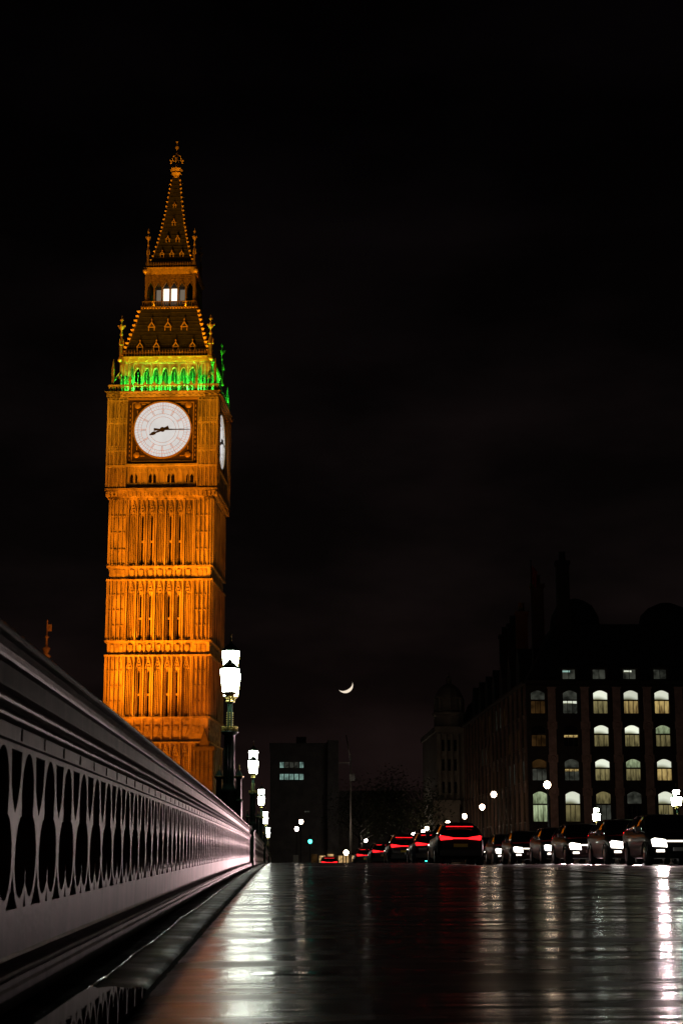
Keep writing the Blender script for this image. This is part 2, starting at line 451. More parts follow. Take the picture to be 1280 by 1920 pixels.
# river, embankment ground beyond the bridge
b = MB(); b.add([(-900, -300, -9), (900, -300, -9), (900, 186, -9), (-900, 186, -9)], [(0, 1, 2, 3)])
tag(b.build('river_water', M['river']), kind='structure')
b = MB(); z = ground(196) - 0.14
b.add([(-1500, 186, z - 2.2), (-14, 186, z - 2.2), (-14, 196, z - 2.2), (-14, 900, z - 2.2), (-1500, 900, z - 2.2)], [(0, 1, 2, 3, 4)])
b.add([(-14, 196, z), (1500, 196, z), (1500, 3000, z), (-14, 3000, z)], [(0, 1, 2, 3)])
b.add([(27.3, 186, z), (1500, 186, z), (1500, 196, z), (27.3, 196, z)], [(0, 1, 2, 3)])
b.add([(-14, 196, z - 2.2), (-14, 900, z - 2.2), (-14, 900, z), (-14, 196, z)], [(0, 1, 2, 3)])
b.add([(-1500, 186, z - 2.2), (1500, 186, z - 2.2), (1500, 186, -9.5), (-1500, 186, -9.5)], [(0, 1, 2, 3)])
tag(b.build('ground', M['paving']), kind='structure')
# water bead added along the worn stone edge to catch a lamp glint
b = MB(); rnd_ = random.Random(5); line = []; jx = 0.0
for y in FINE:
    if y > 40: break
    jx = jx * 0.8 + rnd_.uniform(-0.003, 0.003); line.append((-0.481 + jx, y, ground(y) - 0.003))
b.tube(line, [0.0035 + rnd_.uniform(-0.0022, 0.003) for _ in line], 6)
tag(b.build('edge_glint_bead', M['puddle']), kind='structure')
# puddle lying in the worn strip beside the channel
b = MB()
pts = [(-0.485, 2.6), (-0.40, 2.5), (-0.322, 2.6), (-0.318, 3.4), (-0.316, 3.9), (-0.319, 4.20), (-0.330, 4.34), (-0.350, 4.41), (-0.385, 4.38), (-0.42, 4.44), (-0.455, 4.40), (-0.478, 4.44), (-0.484, 4.2), (-0.482, 3.6), (-0.486, 3.1)]
zz = ground(4.0) + 0.0045
b.add([(x, y, zz) for x, y in pts], [tuple(range(len(pts)))])
tag(b.build('puddle', M['puddle']), kind='structure')

# ================================================================== BRIDGE PARAPET
PX = -0.70           # road-side face of the fretwork
PER = 0.4445         # one trefoil
FH0, FH1 = 0.178, 0.622   # fretwork between these heights above the ground
def fret_tile():
    """one period, a mesh in (s along, v up) with its openings cut through"""
    tre = []
    for i in range(13):
        a = R(90 - i * 10); tre.append((0.255 * math.cos(a), 0.715 + 0.255 * math.sin(a)))
    tre = tre[:12]
    low = []
    for i in range(14):
        a = R(80 - i * 16.2); low.append((0.205 + 0.235 * math.cos(a), 0.335 + 0.25 * math.sin(a)))
    right = tre + low + [(0.02, 0.165)]
    hole = right + [(0.0, 0.262)] + [(-x, v) for x, v in reversed(right)]
    hole = [hole[0]] + [p for i, p in enumerate(hole[1:], 1) if abs(p[0] - hole[i - 1][0]) + abs(p[1] - hole[i - 1][1]) > 1e-4]
    if abs(hole[0][0] - hole[-1][0]) + abs(hole[0][1] - hole[-1][1]) < 1e-4: hole.pop()
    tri = [(-0.055, 0.03), (0.055, 0.03), (0.012, 0.10), (0, 0.125), (-0.012, 0.10)]
    vn = [(0.5, 0.965), (0.29, 0.965), (0.305, 0.86), (0.335, 0.745), (0.40, 0.665), (0.47, 0.615), (0.5, 0.590)]
    ln = [(0.5, 0.255), (0.472, 0.20), (0.425, 0.14), (0.365, 0.085), (0.29, 0.03), (0.5, 0.03)]
    rightside = [(0.5, 1.0)] + vn + ln + [(0.5, 0.0)]
    outer = rightside + [(0.17, 0.0), (-0.17, 0.0)] + [(-x, v) for x, v in reversed(rightside)] + [(-0.17, 1.0), (0.17, 1.0)]
    bm = bmesh.new(); loops = []
    for lp in (outer, hole, tri):
        vs = [bm.verts.new((x, 0, v)) for x, v in lp]
        loops.append([bm.edges.new((vs[i], vs[(i + 1) % len(vs)])) for i in range(len(vs))])
    bmesh.ops.triangle_fill(bm, use_beauty=True, use_dissolve=False, edges=[e for l in loops for e in l])
    bm.verts.index_update()
    V = [(v.co.x, v.co.z) for v in bm.verts]
    F = [[v.index for v in f.verts] for f in bm.faces]
    E = [[e.verts[0].index, e.verts[1].index] for e in bm.edges if len(e.link_faces) == 1]
    E = [e for e in E if not (abs(abs(V[e[0]][0]) - 0.5) < 1e-6 and abs(abs(V[e[1]][0]) - 0.5) < 1e-6)]
    bm.free()
    return V, F, E
TILE = fret_tile()
def add_fret(b, xf, y0, nper, face=1, thick=0.075, simple=False):
    V, F, E = TILE; n = len(V)
    for k in range(nper):
        yc = y0 + (k + 0.5) * PER; vs = []
        for side in (0, 1):
            for (s_, v) in V:
                y = yc + s_ * PER
                vs.append((xf - face * thick * side, y, ground(y) + FH0 + v * (FH1 - FH0)))
        fs = [tuple(f) for f in F] + [tuple(i + n for i in f) for f in F] + [(e[0], e[1], e[1] + n, e[0] + n) for e in E]
        b.add(vs, fs)
def sweep(b, prof, ys, xf, face):
    n = len(prof)
    rings = [[(xf + face * x, y, ground(y) + z) for x, z in prof] for y in ys]
    b.loft(rings, smooth=False)
def arcp(cx, cz, r, a0, a1, n=6):
    return [(cx + r * math.cos(R(a0 + (a1 - a0) * i / n)), cz + r * math.sin(R(a0 + (a1 - a0) * i / n))) for i in range(n + 1)]
BASE_P = [(0.055, -0.05), (0.055, 0.012)] + [(0.050, 0.020), (0.050, 0.034)] + arcp(0.038, 0.042, 0.010, -60, 80, 4) + [(0.022, 0.056), (0.004, 0.066), (0.0, 0.076), (0.0, FH0), (-0.085, FH0), (-0.085, -0.05)]
TOP_P = [(0.004, FH1), (0.010, FH1 + 0.004), (0.010, 0.664)] + arcp(0.016, 0.678, 0.013, -80, 60, 5) + [(0.018, 0.694)] + arcp(0.026, 0.709, 0.015, -80, 80, 6) \
    + [(0.024, 0.7265), (0.010, 0.738), (-0.004, 0.751), (-0.012, 0.765), (-0.013, 0.822), (0.004, 0.826), (0.006, 0.834), (-0.002, 0.838), (0.004, 0.852), (0.014, 0.866)] \
    + arcp(0.018, 0.882, 0.015, -70, 90, 6) + [(0.010, 0.905), (-0.03, 0.922), (-0.085, 0.930), (-0.14, 0.922), (-0.175, 0.89), (-0.16, 0.84), (-0.12, 0.78), (-0.10, 0.70), (-0.10, FH1)]
def parapet(name, y0, y1, label, xf=PX, face=1, group='ironwork parapet sections of the bridge', fine=True):
    root = empty(name, (0, 0, 0))
    tag(root, label, 'parapet', group)
    n = int((y1 - y0) / PER)
    ys = [y0 + (y1 - y0) * i / (90 if fine else 20) for i in range((90 if fine else 20) + 1)]
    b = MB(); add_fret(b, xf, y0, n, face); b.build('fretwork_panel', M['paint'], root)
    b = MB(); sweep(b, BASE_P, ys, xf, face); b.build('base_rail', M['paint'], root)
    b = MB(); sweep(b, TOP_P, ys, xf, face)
    if fine:
        for k in range(n + 1):
            y = y0 + k * PER; g = ground(y)
            b.box(xf + 0.0085, xf + 0.0140, y - 0.006, y + 0.006, g + 0.630, g + 0.662)
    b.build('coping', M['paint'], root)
    return root
PIERS = [41.5, 79.5, 117.5, 155.5, 191.0]
# the stems stand at Y = 4.384 + n * PER
Y_START = 4.495 - PER * 14
n1 = int((41.0 - Y_START) / PER)
parapet('bridge_parapet', Y_START, 41.35, 'iron parapet, tinted for red car light, in the foreground with tall trefoil openings')
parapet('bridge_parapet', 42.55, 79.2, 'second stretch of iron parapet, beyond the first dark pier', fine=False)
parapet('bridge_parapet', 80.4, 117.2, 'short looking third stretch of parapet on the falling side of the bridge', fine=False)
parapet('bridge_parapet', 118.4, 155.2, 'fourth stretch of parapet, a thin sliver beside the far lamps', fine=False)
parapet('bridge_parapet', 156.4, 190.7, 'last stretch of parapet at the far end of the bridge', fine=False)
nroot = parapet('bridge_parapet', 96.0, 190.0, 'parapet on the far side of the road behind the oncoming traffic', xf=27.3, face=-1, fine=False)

def pier(y, label, side=PX, face=1):
    b = MB(); g = ground(y + 0.6)
    x0, x1 = (side - 0.30, side + 0.105) if face > 0 else (side - 0.105, side + 0.30)
    b.box(x0, x1, y, y + 1.05, g - 0.05, g + 0.10)
    b.box(x0 + 0.012, x1 - 0.012, y + 0.012, y + 1.04, g + 0.10, g + 0.80)
    b.box(x0 - 0.01, x1 + 0.01, y - 0.01, y + 1.06, g + 0.80, g + 0.85)
    b.frustum((x0 + x1) / 2, y + 0.525, (x1 - x0) / 2, 0.52, g + 0.85, 0.06, 0.34, g + 0.93)
    for k in range(3):
        b.box(x1 - 0.013, x1 - 0.004, y + 0.12 + k * 0.28, y + 0.34 + k * 0.28, g + 0.18, g + 0.70)
    o = b.build('parapet_pier', M['lamp_iron'])
    return tag(o, label, 'pier', 'dark piers between the parapet sections')
for y, l in zip(PIERS, ('dark square pier at the end of the foreground parapet, under the biggest lamp', 'second dark parapet pier, narrow and in front of the far lamps',
                        'third parapet pier, small, under the third lamp', 'fourth parapet pier under the fourth lamp', 'last parapet pier at the bridge end')):
    pier(y, l)

# ================================================================== LAMP STANDARDS
def lantern(root, x, y, z0, h, r0, r1, name='lantern'):
    """octagonal lantern: glass from z0 to z0+h"""
    b = MB()
    b.lathe([(r0, 0), (r0 + (r1 - r0) * 0.8, h * 0.74), (r1, h * 0.86), (r1 * 0.96, h)], 8, (x, y, z0), smooth=False, phase=PI / 8)
    g = b.build(name, M['lantern_glass'], root)
    c = MB()
    for k in range(8):
        a = PI / 8 + k * PI / 4; ca, sa = math.cos(a), math.sin(a)
        c.tube([(x + (r0 + .004) * ca, y + (r0 + .004) * sa, z0 - .01), (x + (r1 * .96) * ca, y + (r1 * .96) * sa, z0 + h * 0.72)], 0.0055, 4)
    c.lathe([(r0 * 0.35, -0.10), (r0 * 0.8, -0.06), (r0 * 1.04, -0.015), (r0 * 1.04, -0.001)], 8, (x, y, z0), phase=PI / 8)
    c.build('cage', M['lamp_gold'], g)
    rf = MB()
    rf.lathe([(r1 * 1.0, h + .001), (r1 * 1.05, h + .012), (r1 * 0.98, h + 0.03), (r1 * 0.6, h + 0.12), (r1 * 0.22, h + 0.20), (0.02, h + 0.25)], 8, (x, y, z0), smooth=False, phase=PI / 8)
    rf.build('roof', M['lamp_iron'], g)
    fn = MB()
    fn.lathe([(0.018, h + 0.25), (0.03, h + 0.28), (0.012, h + 0.31), (0.022, h + 0.34), (0.03, h + 0.37), (0.008, h + 0.40), (0.006, h + 0.50)], 8, (x, y, z0))
    fn.box(x - 0.035, x + 0.035, y - 0.006, y + 0.006, z0 + h + 0.42, z0 + h + 0.445)
    fn.build('finial', M['lamp_gold'], g)
    return g
def make_lamp(name):
    root = empty(name, (0, 0, 0))
    b = MB(); b.lathe([(0.62, -0.3), (0.62, 0.05), (0.56, 0.10), (0.56, 0.80), (0.62, 0.86), (0.60, 0.94), (0.40, 1.0)], 8, smooth=False, phase=PI / 8)
    b.build('pedestal', M['lamp_iron'], root)
    b = MB(); b.lathe([(0.30, 0.98), (0.30, 1.15), (0.24, 1.2), (0.20, 1.3), (0.20, 1.75), (0.22, 1.78), (0.155, 1.84), (0.135, 1.95), (0.125, 3.10), (0.15, 3.14)], 12)
    for k in range(10):
        a = k * PI / 5; b.tube([(0.134 * math.cos(a), 0.134 * math.sin(a), 1.96), (0.124 * math.cos(a), 0.124 * math.sin(a), 3.08)], 0.014, 5)
    b.build('column', M['lamp_iron'], root)
    b = MB(); b.lathe([(0.13, 3.12), (0.19, 3.16), (0.215, 3.19), (0.215, 3.215), (0.19, 3.22)], 16); b.m = 1
    for k in range(16):
        a = k * PI / 8; x, y = 0.185 * math.cos(a), 0.185 * math.sin(a)
        b.box(x - 0.016, x + 0.016, y - 0.016, y + 0.016, 3.22, 3.29); b.ball((x, y, 3.315), 0.024, 6)
    b.lathe([(0.19, 3.265), (0.20, 3.275), (0.19, 3.285)], 16)
    b.build('gallery', [M['lamp_iron'], M['lamp_gold']], root)
    b = MB(); b.lathe([(0.085, 3.22), (0.07, 3.3), (0.062, 3.88), (0.10, 3.92), (0.11, 3.96)], 8, smooth=False); b.m = 1
    for k in range(7): 
        for (sx, sy) in ((0, -1), (1, 0), (-1, 0)): b.ball((sx * 0.068, sy * 0.068, 3.34 + k * 0.055), 0.018, 6)
    b.lathe([(0.09, 3.925), (0.12, 3.94), (0.12, 3.965), (0.08, 3.98)], 12)
    b.build('upper_column', [M['lamp_iron'], M['lamp_gold']], root)
    b = MB(); b.lathe([(0.055, 3.96), (0.05, 4.5), (0.075, 4.62), (0.13, 4.74)], 8)
    for s in (-1, 1):
        pts = [(0, s * 0.05, 4.0), (0, s * 0.22, 3.93), (0, s * 0.42, 3.90), (0, s * 0.52, 3.95), (0, s * 0.54, 4.05)]
        b.tube(pts, 0.024, 6)
        b.tube([(0, s * 0.06, 4.45), (0, s * 0.2, 4.3), (0, s * 0.3, 4.05), (0, s * 0.36, 3.92)], 0.014, 6)
        for k in range(4):
            a = PI / 4 + k * PI / 2
            b.tube([(0.05 * math.cos(a), s * 0.54 + 0.05 * math.sin(a), 3.98), (0.13 * math.cos(a), s * 0.54 + 0.13 * math.sin(a), 4.03), (0.17 * math.cos(a), s * 0.54 + 0.17 * math.sin(a), 4.12)], 0.012, 5)
    b.build('arm', M['lamp_gold'], root)
    lantern(root, 0, 0, 4.77, 0.42, 0.18, 0.235)
    lantern(root, 0, -0.54, 4.13, 0.56, 0.185, 0.25)
    lantern(root, 0, 0.54, 4.13, 0.56, 0.185, 0.25)
    for s in (-1, 1):
        b = MB(); b.T = Matrix.Translation((s * 0.245, -0.05, 0))
        b.lathe([(0.085, 0.95), (0.085, 1.5), (0.10, 1.53), (0.07, 1.58), (0.065, 2.04), (0.10, 2.08), (0.115, 2.11), (0.115, 2.13), (0.09, 2.15), (0.05, 2.22), (0.018, 2.27)], 8, smooth=False); b.m = 1
        b.lathe([(0.018, 2.27), (0.035, 2.30), (0.014, 2.33), (0.02, 2.37), (0.005, 2.40)], 8); b.lathe([(0.118, 2.105), (0.121, 2.12), (0.118, 2.135)], 8)
        b.build('pinnacle', [M['lamp_iron'], M['lamp_gold']], root)
    return root
LAMP_X = -1.22
lamp0 = make_lamp('lamp_standard')
SL = ['biggest of the three lantern lamp standards, green iron with gold crown, beside the clock tower', 'second lamp standard along the near parapet with its white lanterns glaring',
      'third lamp standard along the near parapet', 'fourth lamp standard along the near parapet', 'fifth and smallest lamp standard at the far end of the near parapet']
for i, y in enumerate((41.0, 79.0, 117.0, 155.0, 193.0)):
    o = lamp0 if i == 0 else copy_tree(lamp0)
    o.location = (LAMP_X, y, ground(y)); tag(o, SL[i], 'lamp standard', 'lantern lamp standards along the bridge')
for y, l in ((117.0, 'lamp standard on the far parapet at the right edge, in front of lit windows'), (147.0, 'lamp standard on the far parapet with two white glowing tiers, below the office windows'), ):
    o = copy_tree(lamp0); o.location = (27.9, y, ground(y)); tag(o, l, 'lamp standard', 'lantern lamp standards along the bridge')

# ================================================================== CLOCK TOWER
TW = empty('clock_tower', (-13.91, 202.08, -3.4), R(-5.0247))
tag(TW, 'tall Gothic clock tower floodlit orange with green lit belfry and glowing dial', 'clock tower')
TOFF = 3.4
def TM():
    b = MB(); b.T = Matrix.Translation((0, 0, TOFF)); return b
BAY = 1.13
HC = 5.45
def shaft_face(b):
    # one face, looking along +y, front at y = -6.x
    levels = [(-3.4, 13.82, False), (16.75, 24.06, True), (25.77, 33.15, True), (34.77, 43.0, True)]
    lv2 = [(-3.4, 13.82), (16.75, 24.06), (25.77, 33.15), (34.77, 43.0)]
    for li, (z0, z1) in enumerate(lv2):
        slit = li > 0
        top = z1 - (1.75 if li < 3 else 1.9)
        for k in range(7):
            u = -3.39 + BAY * k
            if slit and k in (1, 2, 4, 5):
                for s in (-1, 1): b.box(u + (s * 0.12 if s > 0 else -0.50), u + (0.50 if s > 0 else -0.12), -5.85, -5.4, z0, top)
                b.box(u - 0.15, u + 0.15, -5.80, -5.4, (z0 + top) / 2 - 0.18, (z0 + top) / 2 + 0.05)
                b.box(u - 0.50, u + 0.50, -5.85, -5.4, top, z1)
                b.prism([(u - 0.15, top - 0.001), (u - 0.15, top - 0.35), (u - 0.05, top - 0.1)], -5.849, -5.4)
                b.prism([(u + 0.15, top - 0.001), (u + 0.05, top - 0.1), (u + 0.15, top - 0.35)], -5.849, -5.4)
                for s in (-1, 1): b.box(u + s * 0.31 - 0.035, u + s * 0.31 + 0.035, -6.08, -5.84, z0, top)
            else:
                b.box(u - 0.50, u + 0.50, -5.85, -5.4, z0, z1)
                for q in (-0.30, -0.1, 0.1, 0.30): b.box(u + q - 0.035, u + q + 0.035, -6.08, -5.84, z0, top)
                if slit:
                    zm = (z0 + top) / 2
                    for q in (-0.2, 0.0, 0.2):
                        b.box(u + q - 0.06, u + q + 0.06, -5.90, -5.84, zm - 0.32, zm - 0.22); b.box(u + q - 0.06, u + q + 0.06, -5.90, -5.84, zm + 0.12, zm + 0.22)
            # traceried head: gable over cusped panel
            b.prism([(u - 0.42, top + 0.15), (u - 0.34, top + 0.15), (u, z1 - 0.35), (u + 0.34, top + 0.15), (u + 0.42, top + 0.15), (u, z1 - 0.08)], -6.12, -5.84)
            for q in (0.25, 0.6, 0.95): b.box(u - 0.16, u + 0.16, -6.06, -5.84, top + q, top + q + 0.14)
            b.box(u - 0.03, u + 0.03, -5.95, -5.84, top, z1 - 0.3)
        for k in range(8):
            u = -3.955 + BAY * k
            b.box(u - 0.085, u + 0.085, -6.34, -5.4, z0, z1)
        # corner piers carry panels and small bands
        for s in (-1, 1):
            for q in (0.10, 0.62, 1.14, 1.66, 2.0):
                u = s * (4.06 + q); b.box(u - 0.05, u + 0.05, -6.38, -6.09, z0, z1)
            nb = 3 if li else 4
            for j in range(1, nb + 1):
                zz = z0 + (z1 - z0) * j / (nb + 1)
                for q in (0.36, 0.88, 1.40, 1.83):
                    u = s * (4.06 + q); b.box(u - 0.13, u + 0.13, -6.25, -6.09, zz - 0.08, zz + 0.08); b.box(u - 0.05, u + 0.05, -6.15, -6.09, zz - 0.35, zz - 0.15)
            for q in (0.36, 0.88, 1.40):
                u = s * (4.06 + q); b.prism([(u - 0.2, z1 - 0.75), (u - 0.12, z1 - 0.75), (u, z1 - 0.4), (u + 0.12, z1 - 0.75), (u + 0.2, z1 - 0.75), (u, z1 - 0.15)], -6.17, -6.09)
b = TM()
b.box(-HC, HC, -HC, HC, -3.4, 44.0)
for sx in (-1, 1):
    for sy in (-1, 1):
        x0, x1 = sorted((sx * 4.06, sx * 6.1)); y0, y1 = sorted((sy * 4.06, sy * 6.1))
        b.box(x0, x1, y0, y1, -3.39, 43.9)
b.four(shaft_face)
b.build('shaft', M['stone'], TW)
# string courses and shield bands
def belt_face(b):
    for (z0, z1) in ((13.82, 16.75), (24.06, 25.77), (33.15, 34.77)):
        for z in (z0, z1):
            b.box(-4.1, 4.1, -6.40, -5.3, z - 0.10, z + 0.06)
            for s in (-1, 1):
                u0, u1 = sorted((s * 3.98, s * 6.36)); b.box(u0, u1, -6.42, -5.95, z - 0.121, z + 0.085)
        for k in range(7):
            u = -3.39 + BAY * k
            b.box(u - 0.47, u + 0.47, -5.86, -5.4, z0 + 0.05, z1 - 0.1)
            zc = (z0 + z1) / 2 - 0.05; h = min(0.48, (z1 - z0) * 0.3)
            b.prism([(u - 0.26, zc + h), (u - 0.26, zc - h * 0.2), (u, zc - h), (u + 0.26, zc - h * 0.2), (u + 0.26, zc + h)], -6.08, -5.855)
            b.prism([(u - 0.47, z1 - 0.1), (u - 0.47, z1 - 0.45), (u, z1 - 0.12)], -5.97, -5.8); b.prism([(u + 0.47, z1 - 0.1), (u, z1 - 0.12), (u + 0.47, z1 - 0.45)], -5.97, -5.8)
        for k in range(8):
            u = -3.955 + BAY * k; b.box(u - 0.10, u + 0.10, -6.08, -5.4, z0 + 0.05, z1 - 0.1)
        # fleuron cresting along the foot of each band
        for k in range(22):
            u = -6.05 + 0.576 * k; yy = -6.40 if abs(u) > 4 else -6.30
            b.prism([(u - 0.12, z1 + 0.06), (u + 0.12, z1 + 0.06), (u + 0.04, z1 + 0.2), (u, z1 + 0.3), (u - 0.04, z1 + 0.2)], yy, yy + 0.1)
        for s in (-1, 1):
            for q in (0.36, 0.88, 1.40):
                u = s * (4.06 + q); zc = (z0 + z1) / 2; b.box(u - 0.17, u + 0.17, -6.18, -6.09, zc - 0.45, zc + 0.4)
b = TM(); b.four(belt_face); b.build('string_course', M['stone_trim'], TW)
# corbelled cornice below the clock
def corb(b):
    for i, (h, z0, z1) in enumerate(((6.25, 42.95, 43.25), (6.42, 43.25, 43.6), (6.62, 43.6, 43.95), (6.84, 43.95, 44.28))):
        b.box(-h, h, -h, -5.2, z0 + 0.001 * i, z1)
    for k in range(28):
        u = -6.35 + 0.47 * k; b.box(u - 0.11, u + 0.11, -6.75, -6.2, 43.35, 43.92)
b = TM(); b.four(corb); b.build('cornice', M['stone_trim'], TW)
# clock storey
def clock_wall(b):
    b.box(-4.35, 4.35, -6.30, -5.3, 44.28, 47.2)
    for k in range(12):
        u = -3.97 + 0.722 * k; b.box(u - 0.05, u + 0.05, -6.42, -6.29, 44.4, 46.9)
    for k in range(11):
        u = -3.61 + 0.722 * k; b.prism([(u - 0.3, 46.35), (u - 0.2, 46.35), (u, 46.75), (u + 0.2, 46.35), (u + 0.3, 46.35), (u, 46.95)], -6.40, -6.29)
        b.box(u - 0.3, u + 0.3, -6.38, -6.29, 44.45, 44.62)
    b.box(-4.4, 4.4, -6.78, -6.2, 47.05, 47.28)
    for s in (-1, 1):
        u0, u1 = sorted((s * 4.30, s * 6.68)); b.box(u0, u1, -6.68, -4.4, 44.27, 56.0)
        for q in (0.06, 0.50, 1.0, 1.5, 2.0, 2.32):
            u = s * (4.32 + q); b.box(u - 0.05, u + 0.05, -6.80, -6.67, 44.5, 55.6)
        for z in (46.9, 48.9, 52.4, 55.2):
            u0, u1 = sorted((s * 4.28, s * 6.74)); b.box(u0, u1, -6.765, -6.6, z, z + (0.12 if z not in (46.9,) else 0.28))
        for zc in (49.4, 52.9):
            for q in (0.28, 0.75, 1.25, 1.75, 2.16):
                u = s * (4.32 + q)
                for dz in (0, 0.32, 0.64): b.box(u - 0.11, u + 0.11, -6.75, -6.67, zc - 0.6 + dz, zc - 0.42 + dz)
    for z0, z1, h in ((56.0, 56.2, 6.9), (56.2, 56.36, 7.1), (55.72, 55.9, 6.82)):
        b.box(-h, h, -h, -5.2, z0, z1)
    for k in range(20):
        u = -6.4 + 0.674 * k; b.box(u - 0.13, u + 0.13, -7.0, -6.7, 55.9, 56.0)
b = TM(); b.box(-5.9, 5.9, -5.9, 5.9, 44.2, 56.1); b.four(clock_wall); b.build('clock_storey', M['stone'], TW)
# clock surround: dark iron square with gilt mouldings, all four sides
def surround(b):
    b.m = 0; b.box(-4.28, 4.28, -6.35, -5.8, 47.28, 55.70)
    b.m = 1
    for (x0, x1, z0, z1) in ((-3.75, 3.75, 55.0, 55.12), (-3.75, 3.75, 47.62, 47.74), (-3.8, -3.68, 47.6, 55.1), (3.68, 3.8, 47.6, 55.1)): b.box(x0, x1, -6.44, -6.34, z0, z1)
    b.box(-4.3, 4.3, -6.70, -6.34, 55.42, 55.62); b.box(-4.3, 4.3, -6.62, -6.34, 47.29, 47.40)
    for s in (-1, 1):
        for k in range(13): b.box(s * 4.0 - 0.05, s * 4.0 + 0.05, -6.45, -6.34, 47.75 + k * 0.56, 48.0 + k * 0.56)
        for t in (-1, 1):
            b.T = b.T @ Matrix.Translation((s * 3.12, -6.40, 51.6 + t * 3.1)) @ Matrix.Rotation(PI / 2, 4, 'X')
            b.lathe([(0.36, 0.0), (0.42, 0.05), (0.3, 0.1), (0.14, 0.12), (0.05, 0.16)], 10)
            b.T = b.T @ (Matrix.Translation((s * 3.12, -6.40, 51.6 + t * 3.1)) @ Matrix.Rotation(PI / 2, 4, 'X')).inverted()
            b.box(s * 2.4 - 0.25, s * 2.4 + 0.25, -6.42, -6.34, 51.6 + t * 3.1 + t * 0.15 - 0.05, 51.6 + t * 3.1 + t * 0.15 + 0.05)
            b.box(s * 3.12 - 0.05, s * 3.12 + 0.05, -6.42, -6.34, 51.6 + t * 2.25 - 0.25, 51.6 + t * 2.25 + 0.25)
b = TM(); b.four(surround); b.build('clock_surround', [M['clock_iron'], M['old_gilt']], TW)
DZ = 51.6
def disc_y(b, r, y, n=64, cx=0, cz=0):
    vs = [(cx + r * math.cos(2 * PI * k / n), y, cz + r * math.sin(2 * PI * k / n)) for k in range(n)]
    b.add(vs, [tuple(range(n))])
def ring_y(b, r0, r1, y0, y1, n=64):
    vs = []; fs = []
    for k in range(n):
        a = 2 * PI * k / n; c, s = math.cos(a), math.sin(a)
        vs += [(r0 * c, y0, r0 * s), (r1 * c, y0, r1 * s), (r1 * c, y1, r1 * s), (r0 * c, y1, r0 * s)]
    for k in range(n):
        o, p = 4 * k, 4 * ((k + 1) % n)
        for q in range(4): fs.append((o + q, o + (q + 1) % 4, p + (q + 1) % 4, p + q))
    b.add(vs, fs)
def bar(b, r0, r1, w0, w1, ang, y0, y1):
    """radial bar, clockwise angle from 12"""
    a = R(90 - ang); c, s = math.cos(a), math.sin(a)
    P = lambda r, w: (r * c - w * s, r * s + w * c)
    b.prism([P(r0, -w0), P(r1, -w1), P(r1, w1), P(r0, w0)], y0, y1)
def clock_face(rz, label):
    root = bpy.data.objects.new('clock_face', None)
    b = MB(); disc_y(b, 3.44, 0.0); 
    disc_y(b, 3.44, 0.12)
    dial = b.build('clock_face', M['dial'], TW)
    dial.matrix_local = Matrix.Rotation(rz, 4, 'Z') @ Matrix.Translation((0, -6.50 if not rz else -6.40, DZ + TOFF))
    bpy.data.objects.remove(root)
    if label: dial['label'] = label
    g = MB(); ring_y(g, 3.42, 3.60, -0.10, 0.15); g.build('dial_rim', M['old_gilt'], dial)
    t = MB()
    for r in (3.02, 2.62, 2.02, 1.62): ring_y(t, r - 0.016, r + 0.016, -0.012, 0.004, 72)
    for k in range(60):
        if k % 5: bar(t, 3.03, 3.38, 0.010, 0.010, k * 6, -0.011, 0.004); bar(t, 2.64, 3.0, 0.010, 0.010, k * 6 + 1.2, -0.011, 0.004)
    for k in range(12):
        bar(t, 2.02, 3.42, 0.018, 0.026, k * 30, -0.016, 0.004)
        for q in (-2.4, 2.4): bar(t, 2.05, 2.6, 0.014, 0.016, k * 30 + q, -0.013, 0.004)
    t.build('dial_tracery', mat('dial_tracery', (0.42, 0.26, 0.12), 0.6) if 'dial_tracery' not in bpy.data.materials else bpy.data.materials['dial_tracery'], dial)
    h = MB()
    bar(h, -1.0, 3.34, 0.10, 0.035, 90.5, -0.16, -0.11); bar(h, 0.0, 1.2, 0.10, 0.075, 90.5, -0.165, -0.105)
    bar(h, -1.05, -0.55, 0.17, 0.11, 90.5, -0.17, -0.10)
    h.build('minute_hand', M['hand'], dial)
    h = MB(); bar(h, -0.75, 1.0, 0.18, 0.10, 247.5, -0.09, -0.04); bar(h, 0.95, 1.35, 0.20, 0.20, 247.5, -0.091, -0.039); bar(h, 1.35, 1.75, 0.19, 0.02, 247.5, -0.092, -0.038); bar(h, -0.8, -0.4, 0.2, 0.14, 247.5, -0.093, -0.037)
    h.lathe([(0.001, -0.04), (0.28, -0.03), (0.28, 0.03), (0.001, 0.04)], 14, smooth=False) if False else None
    ring_y(h, 0.001, 0.30, -0.20, -0.03, 16)
    h.build('hour_hand', M['hand'], dial)
    return dial
clock_face(0, None); clock_face(PI / 2, None)
# windows of the shaft: tall slits on the two faces that show, and the small pairs under the clock
for rz in (0, PI / 2):
    for (z0, z1) in ((16.8, 22.3), (25.8, 31.4), (34.8, 41.1)):
        for k in (1, 2, 4, 5):
            u = -3.39 + BAY * k; b = TM(); b.T = b.T @ Matrix.Rotation(rz, 4, 'Z')
            b.box(u - 0.16, u + 0.16, -5.53, -5.46, z0, z1); b.box(u - 0.01, u + 0.01, -5.56, -5.52, z0, z1)
            b.build('window', M['dark_glass'], TW)
    for u in (-3.42, -1.14, 1.12, 3.42):
        b = TM(); b.T = b.T @ Matrix.Rotation(rz, 4, 'Z')
        for s in (-0.25, 0.25): b.prism([(u + s - 0.19, 45.0), (u + s + 0.19, 45.0), (u + s + 0.19, 45.8), (u + s, 46.1), (u + s - 0.19, 45.8)], -6.36, -6.303)
        b.build('window', M['dark_glass'], TW)
